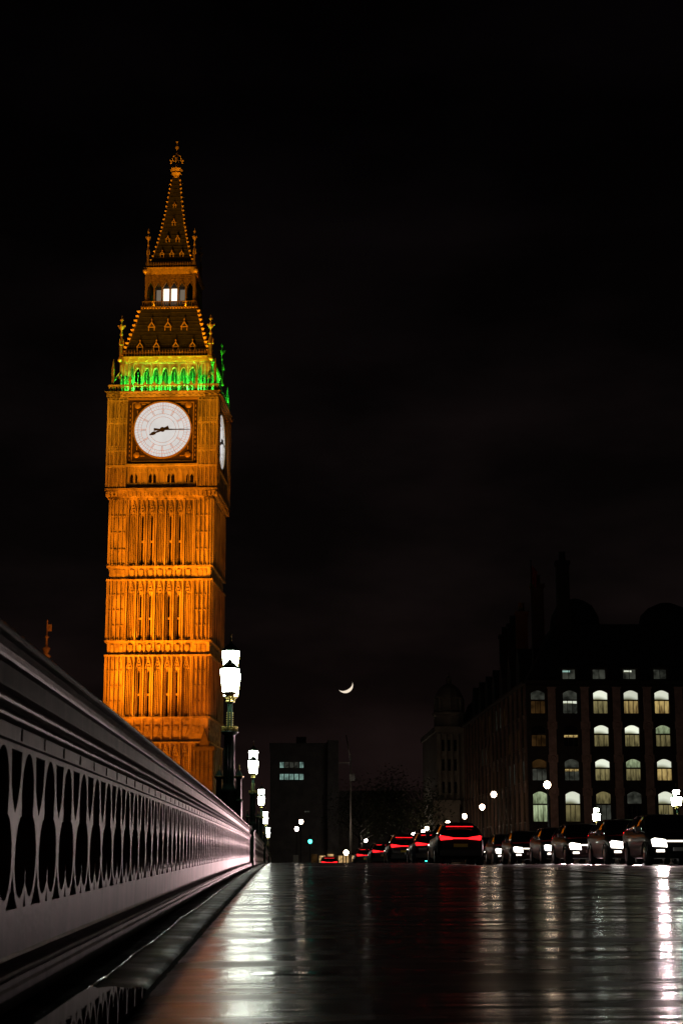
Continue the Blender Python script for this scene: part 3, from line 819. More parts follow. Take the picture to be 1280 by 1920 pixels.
# gallery parapet
def gallery(b):
    b.box(-6.75, 6.75, -6.75, -6.55, 56.36, 56.50); b.box(-6.75, 6.75, -6.74, -6.56, 57.12, 57.30)
    for k in range(39):
        u = -6.6 + 0.347 * k; b.box(u - 0.07, u + 0.07, -6.72, -6.58, 56.5, 57.12)
    for k in range(7):
        u = -3.39 + BAY * k; b.prism([(u - 0.3, 57.3), (u + 0.3, 57.3), (u, 57.7)], -6.73, -6.57)
    for s in (-1, 1):
        b.box(s * 4.1 - 0.14, s * 4.1 + 0.14, -6.86, -6.52, 56.36, 57.9); b.frustum(s * 4.1, -6.69, 0.2, 0.2, 57.9, 0.03, 0.03, 58.6)
b = TM(); b.four(gallery); b.build('gallery_parapet', M['stone_trim'], TW)
# belfry: arcade of seven arches each side
def arch_pts(u, hw, z0, zs, zt, n=6):
    """pointed arch outline from left foot over the point to the right foot"""
    L = [(u - hw, z0), (u - hw, zs)]
    for i in range(1, n): 
        t = i / n; L.append((u - hw + hw * (t ** 1.5), zs + (zt - zs) * math.sin(t * PI / 2)))
    L.append((u, zt))
    return L + [(2 * u - x, z) for x, z in reversed(L[:-1])]
def belfry_face(b):
    for k in range(8):
        u = -3.955 + BAY * k; b.box(u - 0.17, u + 0.17, -5.55, -5.05, 56.3, 59.3); b.box(u - 0.06, u + 0.06, -5.66, -5.54, 56.3, 60.2)
    for k in range(7):
        u = -3.39 + BAY * k; hw = 0.40
        L = arch_pts(u, hw, 58.6, 58.75, 59.75)
        # spandrel fill each side of the arch
        n = len(L); mid = n // 2
        b.prism(L[:mid + 1] + [(u, 60.3), (u - 0.565, 60.3), (u - 0.565, 58.6)], -5.5, -5.1)
        b.prism([(u + 0.565, 58.6), (u + 0.565, 60.3), (u, 60.3)] + L[mid:], -5.501, -5.1)
        Lo = arch_pts(u, 0.43, 58.6, 58.8, 59.85); Li = arch_pts(u, 0.36, 58.6, 58.8, 59.7)
        b.prism(Lo[:mid + 1] + list(reversed(Li[:mid + 1])), -5.62, -5.4); b.prism(list(reversed(Lo[mid:])) + Li[mid:], -5.62, -5.4)
        b.box(u - 0.025, u + 0.025, -5.35, -5.25, 56.3, 59.3)
    for s in (-1, 1):
        u0, u1 = sorted((s * 4.05, s * 5.5)); b.box(u0, u1, -5.52, -4.06, 56.3, 60.35)
        for q in (0.1, 0.5, 0.95, 1.35): b.box(s * (4.06 + q) - 0.05, s * (4.06 + q) + 0.05, -5.64, -5.5, 56.3, 60.2)
        # buttress pinnacle at the gallery corner with a flying rib
        b.box(s * 6.3 - 0.15, s * 6.3 + 0.15, -6.45, -6.15, 56.36, 59.3); b.frustum(s * 6.3, -6.3, 0.19, 0.19, 59.3, 0.02, 0.02, 60.7)
        b.prism([(s * 6.2, 58.5), (s * 5.45, 59.5), (s * 5.45, 59.2), (s * 6.2, 58.2)], -5.6, -5.4)
    b.box(-5.62, 5.62, -5.62, -4.9, 60.3, 60.45)
b = TM(); b.four(belfry_face); b.build('belfry', M['stone_trim'], TW)
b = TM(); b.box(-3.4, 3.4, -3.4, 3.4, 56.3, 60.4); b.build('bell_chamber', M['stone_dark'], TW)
def shield_band(hw, z0, z1, n, span):
    def fn(b):
        b.m = 0; b.box(-hw, hw, -hw, -hw + 0.8, z0, z1); b.box(-hw - 0.12, hw + 0.12, -hw - 0.12, -hw + 0.5, z1 - 0.07, z1 + 0.07)
        for k in range(n):
            u = -span / 2 + span * k / (n - 1); w = span / (n - 1) * 0.27; zc = (z0 + z1) / 2; h = (z1 - z0) * 0.46
            b.prism([(u - w, zc + h), (u - w, zc - h * 0.25), (u, zc - h), (u + w, zc - h * 0.25), (u + w, zc + h)], -hw - 0.10, -hw + 0.02)
        b.ball((-hw, -hw, (z0 + z1) / 2), (z1 - z0) * 0.42)
    return fn
b = TM(); b.four(shield_band(5.66, 60.46, 61.12, 9, 9.6)); b.build('shield_band', M['gilt'], TW)
# lower roof
LR = [(5.35, 61.15), (4.95, 62.4), (4.45, 64.2), (3.95, 66.2), (3.5, 68.1)]
UR = [(2.75, 74.2), (2.35, 75.4), (1.85, 77.4), (1.42, 79.6), (1.05, 82.0), (0.72, 84.6), (0.42, 87.0)]
def roof_mesh(prof):
    def fn(b):
        for i in range(len(prof) - 1):
            (h0, z0), (h1, z1) = prof[i], prof[i + 1]
            b.add([(-h0, -h0, z0), (h0, -h0, z0), (h1, -h1, z1), (-h1, -h1, z1)], [(0, 1, 2, 3)])
            # slate courses as raised lips
            m = max(2, int((z1 - z0) / 0.5))
            for j in range(m):
                t = j / m; h = h0 + (h1 - h0) * t; z = z0 + (z1 - z0) * t
                b.box(-h, h, -h - 0.03, -h + 0.05, z, z + 0.07)
    return fn
b = TM(); b.four(roof_mesh(LR)); b.build('roof', M['iron_roof'], TW)
def crest(hw, z0, h, step):
    def fn(b):
        n = int(2 * hw / step)
        b.box(-hw, hw, -hw - 0.04, -hw + 0.04, z0, z0 + 0.06); b.box(-hw, hw, -hw - 0.03, -hw + 0.03, z0 + h * 0.5, z0 + h * 0.5 + 0.05)
        for k in range(n + 1):
            u = -hw + 2 * hw * k / n
            b.box(u - 0.035, u + 0.035, -hw - 0.03, -hw + 0.03, z0, z0 + h * 0.6)
            b.frustum(u, -hw, 0.10, 0.06, z0 + h * 0.6, 0.02, 0.02, z0 + h)
    return fn
M['iron_crest'] = mat('part_gilt_iron', (0.30, 0.19, 0.07), 0.5, metal=0.3, noise=(5, 0.6, (1, 1, 1)))
b = TM(); b.four(crest(5.6, 61.2, 0.85, 0.34)); b.build('cresting', M['iron_crest'], TW)
def crockets(prof, size, step):
    for sx in (-1, 1):
        for sy in (-1, 1):
            b = TM(); line = []
            for i in range(len(prof) - 1):
                (h0, z0), (h1, z1) = prof[i], prof[i + 1]; n = max(1, round((z1 - z0) / step))
                line.append((sx * (h0 + 0.02), sy * (h0 + 0.02), z0))
                for j in range(n):
                    t = j / n; h = h0 + (h1 - h0) * t; z = z0 + (z1 - z0) * t
                    x, y = sx * (h + size * 0.3), sy * (h + size * 0.3)
                    b.frustum(x, y, size * 0.30, size * 0.30, z, size * 0.55, size * 0.55, z + size * 0.55); b.frustum(x, y, size * 0.55, size * 0.55, z + size * 0.55, size * 0.1, size * 0.1, z + size)
            line.append((sx * (prof[-1][0] + 0.02), sy * (prof[-1][0] + 0.02), prof[-1][1]))
            b.m = 1; b.tube(line, 0.07, 5)
            b.build('crocket_ridge', [M['gilt'], M['iron_crest']], TW)
crockets(LR, 0.42, 0.72)
crockets(UR, 0.26, 0.62)
def dormer(rz, u, y, z, w, h, lit=False):
    b = TM(); b.T = b.T @ Matrix.Rotation(rz, 4, 'Z') @ Matrix.Translation((u, y, z))
    b.m = 0
    b.box(-w / 2, w / 2, 0.02, 1.2, 0, h * 0.5); b.prism([(-w / 2, h * 0.5), (w / 2, h * 0.5), (0, h * 0.95)], 0.021, 1.3)
    b.m = 1
    b.box(-w / 2 - 0.05, -w / 2 + 0.06, -0.06, 0.1, 0, h * 0.5); b.box(w / 2 - 0.06, w / 2 + 0.05, -0.06, 0.1, 0, h * 0.5)
    b.box(-w / 2, w / 2, -0.05, 0.08, h * 0.46, h * 0.53)
    b.prism([(-w / 2 - 0.12, h * 0.5), (-w / 2 + 0.04, h * 0.5), (0, h * 0.85), (w / 2 - 0.04, h * 0.5), (w / 2 + 0.12, h * 0.5), (0, h * 1.0)], -0.08, 0.08)
    b.frustum(0, 0, 0.05, 0.05, h * 0.98, 0.03, 0.03, h * 1.12); b.frustum(0, 0, 0.10, 0.06, h * 1.12, 0.02, 0.02, h * 1.26)
    b.m = 2; b.box(-w / 2 + 0.07, w / 2 - 0.07, 0.0, 0.03, 0.05, h * 0.44)
    return b.build('dormer', [M['iron_roof'], M['gilt'], M['dark_glass']], TW)
for rz in (0, PI / 2):
    for u in (-2.05, 0.0, 2.05): dormer(rz, u, -4.20, 64.7, 0.72, 1.5)
    for u in (-3.3, -1.25, 1.15, 3.25): dormer(rz, u, -5.02, 61.95, 0.66, 1.3)
    for u in (-1.25, 0, 1.25): dormer(rz, u, -2.38, 75.35, 0.42, 0.8)
    for u in (-0.64, 0.64): dormer(rz, u, -1.92, 77.55, 0.40, 0.78)
    dormer(rz, 0, -1.40, 80.0, 0.36, 0.78); dormer(rz, 0, -1.0, 82.6, 0.30, 0.62)
# corner pinnacles at both roof feet
def pinnacle(x, y, z0, z1, r):
    b = TM(); b.T = b.T @ Matrix.Translation((x, y, 0)); h = z1 - z0
    b.m = 0; b.lathe([(r, z0), (r, z0 + h * 0.28), (r * 1.3, z0 + h * 0.30), (r * 0.8, z0 + h * 0.36), (r * 0.5, z0 + h * 0.52)], 6, smooth=False)
    b.m = 1
    for k in range(3):
        a = k * 2 * PI / 3; b.frustum(r * 1.2 * math.cos(a), r * 1.2 * math.sin(a), r * 0.4, r * 0.4, z0 + h * 0.30, 0.02, 0.02, z0 + h * 0.44)
    b.lathe([(r * 0.5, z0 + h * 0.52), (r * 0.9, z0 + h * 0.55), (r * 0.35, z0 + h * 0.60), (r * 0.4, z0 + h * 0.66), (r * 1.6, z0 + h * 0.72), (r * 1.0, z0 + h * 0.78), (r * 0.3, z0 + h * 0.80), (r * 0.3, z0 + h * 0.86), (r * 1.1, z0 + h * 0.90), (r * 0.3, z0 + h * 0.94), (0.02, z1)], 8)
    b.box(-r * 2.0, r * 2.0, -0.05, 0.05, z0 + h * 0.74, z0 + h * 0.78); b.box(-0.05, 0.05, -r * 2.0, r * 2.0, z0 + h * 0.741, z0 + h * 0.781)
    b.build('pinnacle', [M['iron_crest'], M['gilt']], TW)
for sx in (-1, 1):
    for sy in (-1, 1):
        pinnacle(sx * 5.55, sy * 5.55, 61.1, 66.5, 0.24)
        pinnacle(sx * 2.95, sy * 2.95, 74.0, 79.0, 0.15)
# lantern stage
def lantern_face(b):
    b.m = 0; b.box(-3.55, 3.55, -3.55, -2.6, 68.05, 68.30)
    b.box(-3.45, 3.45, -3.45, -3.35, 69.05, 69.13)
    for k in range(24):
        u = -3.4 + 0.296 * k; b.box(u - 0.03, u + 0.03, -3.43, -3.37, 68.3, 69.05)
    for k in range(7):
        u = -3.0 + 1.0 * k; b.box(u - 0.10, u + 0.10, -3.2, -2.9, 68.3, 72.8)
    for k in range(6):
        u = -2.5 + 1.0 * k
        b.prism([(u - 0.4, 71.2), (u, 71.9), (u + 0.4, 71.2), (u + 0.4, 72.8), (u - 0.4, 72.8)], -3.1, -2.95)
        b.prism([(u - 0.47, 71.05), (u - 0.38, 71.05), (u, 71.72), (u + 0.38, 71.05), (u + 0.47, 71.05), (u, 71.95)], -3.22, -2.98)
        for z in (72.05, 72.3, 72.55): b.box(u - 0.32, u + 0.32, -3.15, -3.05, z, z + 0.09)
    b.m = 1
    for k in range(20): b.ball((-3.42 + 0.36 * k, -3.56, 68.2), 0.13, 6)
    b.box(-3.58, 3.58, -3.6, -3.4, 68.31, 68.36)
b = TM(); b.four(lantern_face); b.build('lantern_stage', [M['iron_crest'], M['gilt']], TW)
b = TM(); b.box(-2.1, 2.1, -2.1, 2.1, 68.0, 72.9); b.build('lantern_core', M['iron_roof'], TW)
b = TM()
for u in (-0.5, 0.5): b.box(u - 0.36, u + 0.36, -2.75, -2.6, 69.35, 70.95)
b.build('beacon_light', M['ayrton'], TW)
b = TM()
for u in (-1.5, 1.5): b.box(u - 0.30, u + 0.30, -2.5, -2.4, 69.4, 70.9)
b.build('beacon_light', M['ayrton_dim'], TW)
b = TM(); b.four(shield_band(3.2, 72.8, 73.6, 7, 5.7)); b.build('shield_band', M['gilt'], TW)
b = TM(); b.four(crest(3.1, 73.66, 0.8, 0.30)); b.build('cresting', M['iron_crest'], TW)
b = TM(); b.box(-3.0, 3.0, -3.0, 3.0, 73.5, 73.75); b.four(roof_mesh([(2.95, 73.7)] + UR)); b.build('spire', M['iron_roof'], TW)
b = TM(); b.lathe([(0.45, 86.9), (0.55, 87.1), (0.45, 87.25), (0.75, 87.6), (0.55, 87.8), (0.85, 88.2), (0.6, 88.3), (0.15, 88.5), (0.12, 89.1), (0.28, 89.25), (0.10, 89.4)], 8, smooth=False)
for k in range(8):
    a = k * PI / 4; b.box(0.7 * math.cos(a) - 0.09, 0.7 * math.cos(a) + 0.09, 0.7 * math.sin(a) - 0.09, 0.7 * math.sin(a) + 0.09, 88.0, 88.35)
for k in range(4):
    a = k * PI / 2; c, s = math.cos(a), math.sin(a)
    b.tube([(0.1 * c, 0.1 * s, 89.4), (0.55 * c, 0.55 * s, 89.55), (0.78 * c, 0.78 * s, 89.3)], 0.07, 5); b.ball((0.80 * c, 0.80 * s, 89.55), 0.14, 6); b.ball((0.72 * c, 0.72 * s, 89.2), 0.12, 6)
    b.tube([(0.62 * c, 0.62 * s, 89.6), (0.45 * c, 0.45 * s, 90.1), (0.1 * c, 0.1 * s, 90.3)], 0.05, 5); b.ball((0.42 * c, 0.42 * s, 90.15), 0.1, 6)
b.lathe([(0.10, 89.3), (0.07, 90.3), (0.16, 90.4), (0.06, 90.6), (0.06, 90.9), (0.28, 91.3), (0.10, 91.65), (0.05, 91.7), (0.05, 92.0), (0.2, 92.1), (0.02, 92.3)], 8)
b.build('finial', M['gilt'], TW)
# lower corner buttress turrets on the road side
b = TM()
b.T = b.T @ Matrix.Translation((6.1, -5.6, 0))
b.box(-1.5, 0.75, -1.0, 1.2, -3.38, 12.9); b.box(-1.6, 0.9, -1.12, 1.3, 12.9, 13.3)
b.prism([(-1.0, 13.3), (0.3, 13.3), (-0.35, 15.4)], -1.0, -0.4)
for k in range(5): b.box(-1.45 + 0.5 * k, -1.35 + 0.5 * k, -1.1, -0.98, -3, 12.7)
b.lathe([(0.5, 13.3), (0.42, 15.2), (0.55, 15.35), (0.36, 15.6), (0.12, 17.4), (0.2, 17.5), (0.02, 18.1)], 8, (-0.35, 0.0, 0), smooth=False)
for k in range(4):
    for q in range(4):
        a = q * PI / 2 + PI / 4; r = 0.40 - 0.06 * k; b.box(-0.35 + r * math.cos(a) - 0.09, -0.35 + r * math.cos(a) + 0.09, r * math.sin(a) - 0.09, r * math.sin(a) + 0.09, 15.7 + 0.4 * k, 15.9 + 0.4 * k)
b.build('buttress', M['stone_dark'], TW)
b = TM(); b.T = b.T @ Matrix.Translation((7.0, 3.6, 0))
b.box(-1.2, 1.1, -1.3, 1.6, -3.37, 10.2); b.box(-1.3, 1.25, -1.45, 1.75, 10.2, 10.6)
for k in range(6): b.box(-1.1 + 0.4 * k, -1.02 + 0.4 * k, -1.4, -1.28, -3, 10.0)
for k in range(3): b.prism([(-1.0 + 0.75 * k, 10.6), (-0.4 + 0.75 * k, 10.6), (-0.7 + 0.75 * k, 11.3)], -1.4, -1.2)
b.build('buttress', M['stone'], TW)

# floodlights of the tower (lamps on the ground and ledges around it)
def tl(name, loc, aim, energy, color, cone=50, blend=0.8, size=0.6):
    o = light(name, 'SPOT', loc, energy * FLOOD, color, size, aim, cone, blend)
    o.location = (TW.matrix_basis @ Vector((loc[0], loc[1], loc[2] + TOFF)))
    a = TW.matrix_basis @ Vector((aim[0], aim[1], aim[2] + TOFF))
    o.rotation_euler = (a - Vector(o.location)).to_track_quat('-Z', 'Y').to_euler()
    return o
AMB = (1.0, 0.19, 0.004); AMB2 = (1.0, 0.31, 0.006)
AMB3 = (1.0, 0.40, 0.012)
AMBC = (1.0, 0.235, 0.003)
tl('floodlight', (-9, -20, -1), (0.3, -6, 13), 52e3, AMBC, 56, 1.0)
tl('floodlight', (-13, -26, 0), (0.6, -6, 26), 560e3, AMBC, 27, 1.0)
tl('floodlight', (-13, -34, 0), (0.4, -6, 39), 430e3, AMBC, 27, 1.0)
for sx, e in ((-1, 0.55), (1, 0.62)):
    tl('floodlight', (sx * 6, -19, -1), (sx * 0.5, -6, 15), 13e3 * e, AMB, 75)
    tl('floodlight', (sx * 9, -31, 0), (sx * 1.5, -6, 32), 62e3 * e, AMB, 52)
    tl('floodlight', (sx * 10, -44, 1), (sx * 1.0, -6, 50), 118e3 * e, AMB2, 38)
tl('floodlight', (-4, -52, 2), (0, -4, 77), 520e3, AMB3, 30)
tl('floodlight', (34, -3, -1), (6, 0, 20), 9e3, AMB3, 80)
tl('floodlight', (15, -9, -3), (7, 2, 8), 2.4e3, AMB3, 60)
tl('floodlight', (44, 2, 1), (6, 0, 50), 17e3, AMB3, 56)
for k in (0, 1):
    for j in range(3):
        u = -3.2 + 3.2 * j
        p, a = ((u, -6.18, 56.42), (u, -5.3, 58.4)) if k == 0 else ((6.18, u, 56.42), (5.3, u, 58.4))
        o = tl('green_floodlight', p, a, 1, (0.02, 1.0, 0.05))
        d = bpy.data.lights.new('green_floodlight', 'AREA'); d.shape = 'RECTANGLE'; d.size = 2.6; d.size_y = 0.16; d.energy = 400; d.color = (0.03, 1.0, 0.07); d.spread = R(150)
        o.data = d
        tgt = TW.matrix_basis @ Vector((a[0], a[1], a[2] + TOFF)); o.rotation_euler = (tgt - Vector(o.location)).to_track_quat('-Z', 'X' if k else 'Y').to_euler()
        if k == 0:
            zz_ = (Vector(o.location) - tgt).normalized(); xx_ = (TW.matrix_basis.to_3x3() @ Vector((1, 0, 0))).normalized(); yy_ = zz_.cross(xx_).normalized()
        else:
            zz_ = (Vector(o.location) - tgt).normalized(); xx_ = (TW.matrix_basis.to_3x3() @ Vector((0, 1, 0))).normalized(); yy_ = zz_.cross(xx_).normalized()
        o.rotation_euler = Matrix((xx_, yy_, zz_)).transposed().to_euler()
for u in (-2.0, 2.0):
    tl('roof_floodlight', (u, -6.1, 61.4), (u * 0.5, -4.2, 66), 60, AMB3, 110, 0.8, 0.15)
    tl('roof_floodlight', (u, -3.3, 68.5), (u * 0.7, -3.0, 73.3), 260, AMB3, 120, 0.7, 0.12)
    tl('roof_floodlight', (u, -6.4, 57.2), (u, -5.8, 61.5), 110, AMB3, 90, 0.7, 0.12)

# ================================================================== PALACE TURRET AT LEFT
t = empty('palace_turret', (-27.6, 196, -3.4)); tag(t, 'slim stone turret tip with a small weathervane above the parapet at far left', 'turret')
b = MB(); b.lathe([(1.1, 0), (1.1, 21), (1.35, 21.3), (1.35, 21.8), (0.9, 22.2), (0.75, 24.5), (0.9, 24.7), (0.45, 25.6), (0.28, 27.0)], 8, smooth=False)
for k in range(8):
    a = k * PI / 4 + PI / 8; b.box(1.2 * math.cos(a) - 0.1, 1.2 * math.cos(a) + 0.1, 1.2 * math.sin(a) - 0.1, 1.2 * math.sin(a) + 0.1, 21.8, 23.0)
b.build('shaft', M['stone'], t)
b = MB(); b.lathe([(0.28, 27.0), (0.6, 27.3), (0.25, 27.6), (0.5, 28.2), (0.16, 28.5), (0.10, 29.4), (0.3, 29.6), (0.08, 29.8), (0.05, 31.4), (0.12, 31.5), (0.02, 31.7)], 8); b.box(0.0, 0.55, -0.03, 0.03, 30.3, 31.1)
b.build('finial', M['stone_trim'], t)
tl('floodlight', (-15, -26, 14), (-13.2, -7, 27), 1.2e3, AMB2, 60)

# ================================================================== OFFICE BUILDING (right)
OB = empty('office_building', (29.4, 197.0, -1.6)); OZ = 1.6
tag(OB, 'dark corner office block with rows of arched lit windows and tall chimneys at right', 'office building')
TA = Matrix.Translation((0, 0, OZ)) @ Matrix.Rotation(R(-2.133), 4, 'Z')         # river front
TB = Matrix.Translation((0, 0, OZ)) @ Matrix.Rotation(R(-90), 4, 'Z') @ Matrix.Scale(-1, 4, (1, 0, 0))   # street front: local x runs along +Y
colsA = [1.4, 5.24, 8.87, 12.52, 16.2, 19.9, 23.6]
rowsA = [(17.4, 20.2), (13.5, 16.05), (9.5, 12.05), (4.7, 8.25)]
b = MB(); b.T = TA
def facade(b, L, cols, ww, rows, pil, top=21.0, base=-1.6, depth=0.45):
    """wall with real window recesses: piers between columns, bands between rows"""
    edges = [0.0]
    for c in cols: edges += [c - ww / 2, c + ww / 2]
    edges.append(L)
    for i in range(0, len(edges), 2): b.box(edges[i], edges[i + 1], 0, depth, base, top)
    zs = [base] + [z for r_ in sorted(rows) for z in r_] + [top]
    for c in cols:
        for i in range(0, len(zs), 2): b.box(c - ww / 2, c + ww / 2, 0.001, depth, zs[i], zs[i + 1])
facade(b, 26, colsA, 1.78, rowsA, None)
for c in colsA:
    for (z0, z1) in rowsA:
        # segmental head
        pts = [(c - 0.89, z1 + 0.01)] + [(c - 0.89 + 1.78 * i / 8, z1 - 0.36 * (1 - math.sin(PI * i / 8))) for i in range(9)] + [(c + 0.89, z1 + 0.01)]
        b.prism(pts, 0.002, 0.40); b.box(c - 1.0, c + 1.0, -0.12, 0.05, z0 - 0.16, z0)
b.box(-0.1, 26, -0.5, 0.5, 21.0, 21.35); b.box(0.0, 26, -0.25, 0.5, 20.6, 20.75)
b.box(0.5, 26, 0.46, 30, -1.6, 21.0)
b.build('wall', M['brick'], OB)
b = MB(); b.T = TA
for u in (3.0, 6.95, 10.75, 14.4, 18.15, 21.8):
    b.box(u - 0.45, u + 0.45, -0.28, -0.002, -1.5, 20.4); b.box(u - 0.55, u + 0.55, -0.36, -0.2, 20.4, 20.58)
    for z in (16.0, 12.1, 8.2):
        b.box(u - 0.58, u + 0.58, -0.34, -0.22, z - 0.45, z + 0.45)
        b.T = TA @ Matrix.Translation((u, -0.34, z)) @ Matrix.Rotation(PI / 2, 4, 'X'); b.lathe([(0.34, 0), (0.38, 0.06), (0.22, 0.10), (0.2, 0.04)], 14); b.T = TA
b.build('pilaster', M['pink_stone'], OB)
def window(T, c, z0, z1, ww, arch, low, dp=0.36, split=True, label=None):
    f = MB(); f.T = T
    zm = z0 + (z1 - z0) * (0.58 if split else 1.0)
    f.box(c - ww / 2, c - ww / 2 + 0.06, dp - 0.12, dp - 0.02, z0, z1); f.box(c + ww / 2 - 0.06, c + ww / 2, dp - 0.12, dp - 0.02, z0, z1)
    f.box(c - ww / 2, c + ww / 2, dp - 0.121, dp - 0.021, z0, z0 + 0.07)
    if split: f.box(c - ww / 2, c + ww / 2, dp - 0.13, dp - 0.02, zm - 0.09, zm + 0.09)
    for q in (-0.3, 0.3) if split else (0,): f.box(c + q - 0.03, c + q + 0.03, dp - 0.11, dp - 0.02, z0, zm)
    w = f.build('window', M['bronze'], OB)
    if label: w['label'] = label
    p = MB(); p.T = T; p.box(c - ww / 2, c + ww / 2, dp, dp + 0.03, z0, zm); p.build('pane', low, w)
    if split: p = MB(); p.T = T; p.box(c - ww / 2, c + ww / 2, dp + 0.001, dp + 0.03, zm, z1); p.build('pane', arch, w)
DG = M['dark_glass']
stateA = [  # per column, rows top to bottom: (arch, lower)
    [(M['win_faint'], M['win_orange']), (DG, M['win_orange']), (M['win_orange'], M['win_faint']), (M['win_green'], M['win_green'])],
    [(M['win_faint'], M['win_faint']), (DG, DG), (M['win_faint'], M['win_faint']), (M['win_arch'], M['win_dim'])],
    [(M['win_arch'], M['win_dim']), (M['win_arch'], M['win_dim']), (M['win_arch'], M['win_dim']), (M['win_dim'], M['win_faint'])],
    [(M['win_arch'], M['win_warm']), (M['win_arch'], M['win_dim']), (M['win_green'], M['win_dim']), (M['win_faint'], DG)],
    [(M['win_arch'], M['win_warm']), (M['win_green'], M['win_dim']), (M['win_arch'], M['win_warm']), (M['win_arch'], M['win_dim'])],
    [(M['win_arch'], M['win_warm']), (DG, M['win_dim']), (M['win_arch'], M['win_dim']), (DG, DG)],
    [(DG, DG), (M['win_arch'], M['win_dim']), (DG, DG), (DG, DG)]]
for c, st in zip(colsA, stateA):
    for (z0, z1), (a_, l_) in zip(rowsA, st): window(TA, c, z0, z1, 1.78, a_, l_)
# part-drawn blinds of the second column: a bright strip under each blind
for (z0, z1), m_ in zip(rowsA[:3], ('win_arch', 'win_warm', 'win_warm')):
    p = MB(); p.T = TA; zz = z0 + (z1 - z0) * 0.44; p.box(5.24 - 0.8, 5.24 + 0.8, 0.33, 0.35, zz, zz + 0.32); p.build('blind_gap', M[m_], OB)
# attic and roof
for c in colsA[1:]:
    b = MB(); b.T = TA
    b.box(c - 1.0, c - 0.8, 0.6, 1.3, 21.35, 22.8); b.box(c + 0.8, c + 1.0, 0.6, 1.3, 21.35, 22.8); b.box(c - 1.05, c + 1.05, 0.55, 2.4, 22.8, 23.0)
    b.build('attic_dormer', M['bronze'], OB)
for c, m_ in zip(colsA[1:], ('win_faint', 'win_dim', 'win_dim', 'win_faint', 'win_faint', 'win_faint')):
    window(TA @ Matrix.Translation((0, 0.45, 0)), c, 21.4, 22.75, 1.6, None, M['win_faint'] if m_ == 'win_faint' else M['win_faint'], split=False)
for c, m_ in ((5.0, 'win_teal'), (12.4, 'win_arch')):
    p = MB(); p.T = TA; p.box(c - 0.5, c + 0.4, 0.76, 0.78, 22.45, 22.65); p.build('blind_gap', M[m_], OB)
b = MB(); b.T = TA
b.add([(0.0, 0.6, 21.35), (26, 0.6, 21.35), (26, 6, 29.0), (4.5, 6, 29.0), (4.5, 60, 29.0), (0.0, 68, 21.35), (26, 60, 29.0)], [(0, 1, 2, 3), (0, 3, 4, 5), (3, 2, 6, 4)])
b.lathe([(3.2, 28.9), (3.0, 30.5), (2.3, 31.8), (1.2, 32.5), (0.3, 32.8)], 12, (7.5, 10, 0)); b.lathe([(3.6, 28.9), (3.2, 30.6), (2.2, 31.6), (0.8, 32.2)], 12, (19, 10, 0))
b.build('roof', M['slate'], OB)
def chimney(u, v, w, z0, z1):
    b = MB(); b.T = TA; b.box(u - w / 2, u + w / 2, v - w / 2, v + w / 2, z0, z1); b.box(u - w * 0.6, u + w * 0.6, v - w * 0.6, v + w * 0.6, z1, z1 + 0.5)
    b.frustum(u, v, w * 0.75, w * 0.75, z0, w * 0.5, w * 0.5, z0 + 1.6); b.lathe([(w * 0.3, z1 + 0.5), (w * 0.26, z1 + 1.6), (w * 0.32, z1 + 1.7)], 10, (u, v, 0))
    b.build('chimney', M['brick'], OB)
for u, v, w, z0, z1 in ((5.6, 6.5, 1.5, 28, 36.5), (3.4, 15, 1.5, 26, 35.0), (2.5, 26, 1.5, 25, 33.0), (2.5, 38, 1.5, 25, 33.0), (2.5, 50, 1.5, 25, 33.0)): chimney(u, v, w, z0, z1)
b = MB(); b.T = TA; b.tube([(1.3, 3.2, 23), (1.3, 3.2, 36.4)], 0.06, 6); b.ball((1.3, 3.2, 36.5), 0.12)
for v in (9, 17, 25, 33, 41, 49, 57):      # gabled dormers along the street-side roof
    g = MB(); g.T = TB; g.prism([(v - 1.5, 21.3), (v + 1.5, 21.3), (v + 1.5, 24.2), (v, 26.3), (v - 1.5, 24.2)], 0.3, 4.5); g.build('dormer', M['slate'], OB)
fl = b.build('flagpole', M['black_iron'], OB)
b = MB(); b.T = TA; vs = []; fs = []
for i in range(9):
    for j in range(5): vs.append((1.36 + 0.22 * i * (1 - 0.07 * j) * 0.4, 3.2 + 0.12 * math.sin(i * 1.1 + j * 0.5), 36.0 - 0.55 * j - 0.10 * i))
for i in range(8):
    for j in range(4): fs.append((i * 5 + j, i * 5 + j + 1, (i + 1) * 5 + j + 1, (i + 1) * 5 + j))
b.add(vs, fs, True); b.build('flag', mat('flag_cloth', (0.35, 0.03, 0.04), 0.8), fl)
# street front
colsB = [3.0 + 4.05 * i for i in range(16)]
b = MB(); b.T = TB
facade(b, 68, colsB, 2.2, rowsA, None); b.box(-0.05, 68, -0.5, 0.46, 21.0, 21.30); b.box(1.2, 68, 0.47, 6, -1.59, 20.9)
b.build('wall', M['brick'], OB)
b = MB(); b.T = TB
for i in range(17):
    u = 0.98 + 4.05 * i
    for q in (-0.5, 0.5): b.box(u + q - 0.15, u + q + 0.15, -0.14, -0.002, -1.5, 20.9)
    for z in (8.9, 12.9, 16.9): b.box(u - 0.72, u + 0.72, -0.20, -0.004, z, z + 0.35)
b.build('pilaster', M['brown_stone'], OB)
for i, c in enumerate(colsB):
    for j, (z0, z1) in enumerate(rowsA):
        k = (i * 7 + j * 5) % 11
        m_ = M['win_orange'] if k in (1, 4, 6) else (M['win_faint'] if k in (2, 9) else DG)
        if (i, j) in ((0, 2),): m_ = M['win_faint']
        window(TB, c, z0, z1, 2.2, None, m_, dp=0.10, split=False)

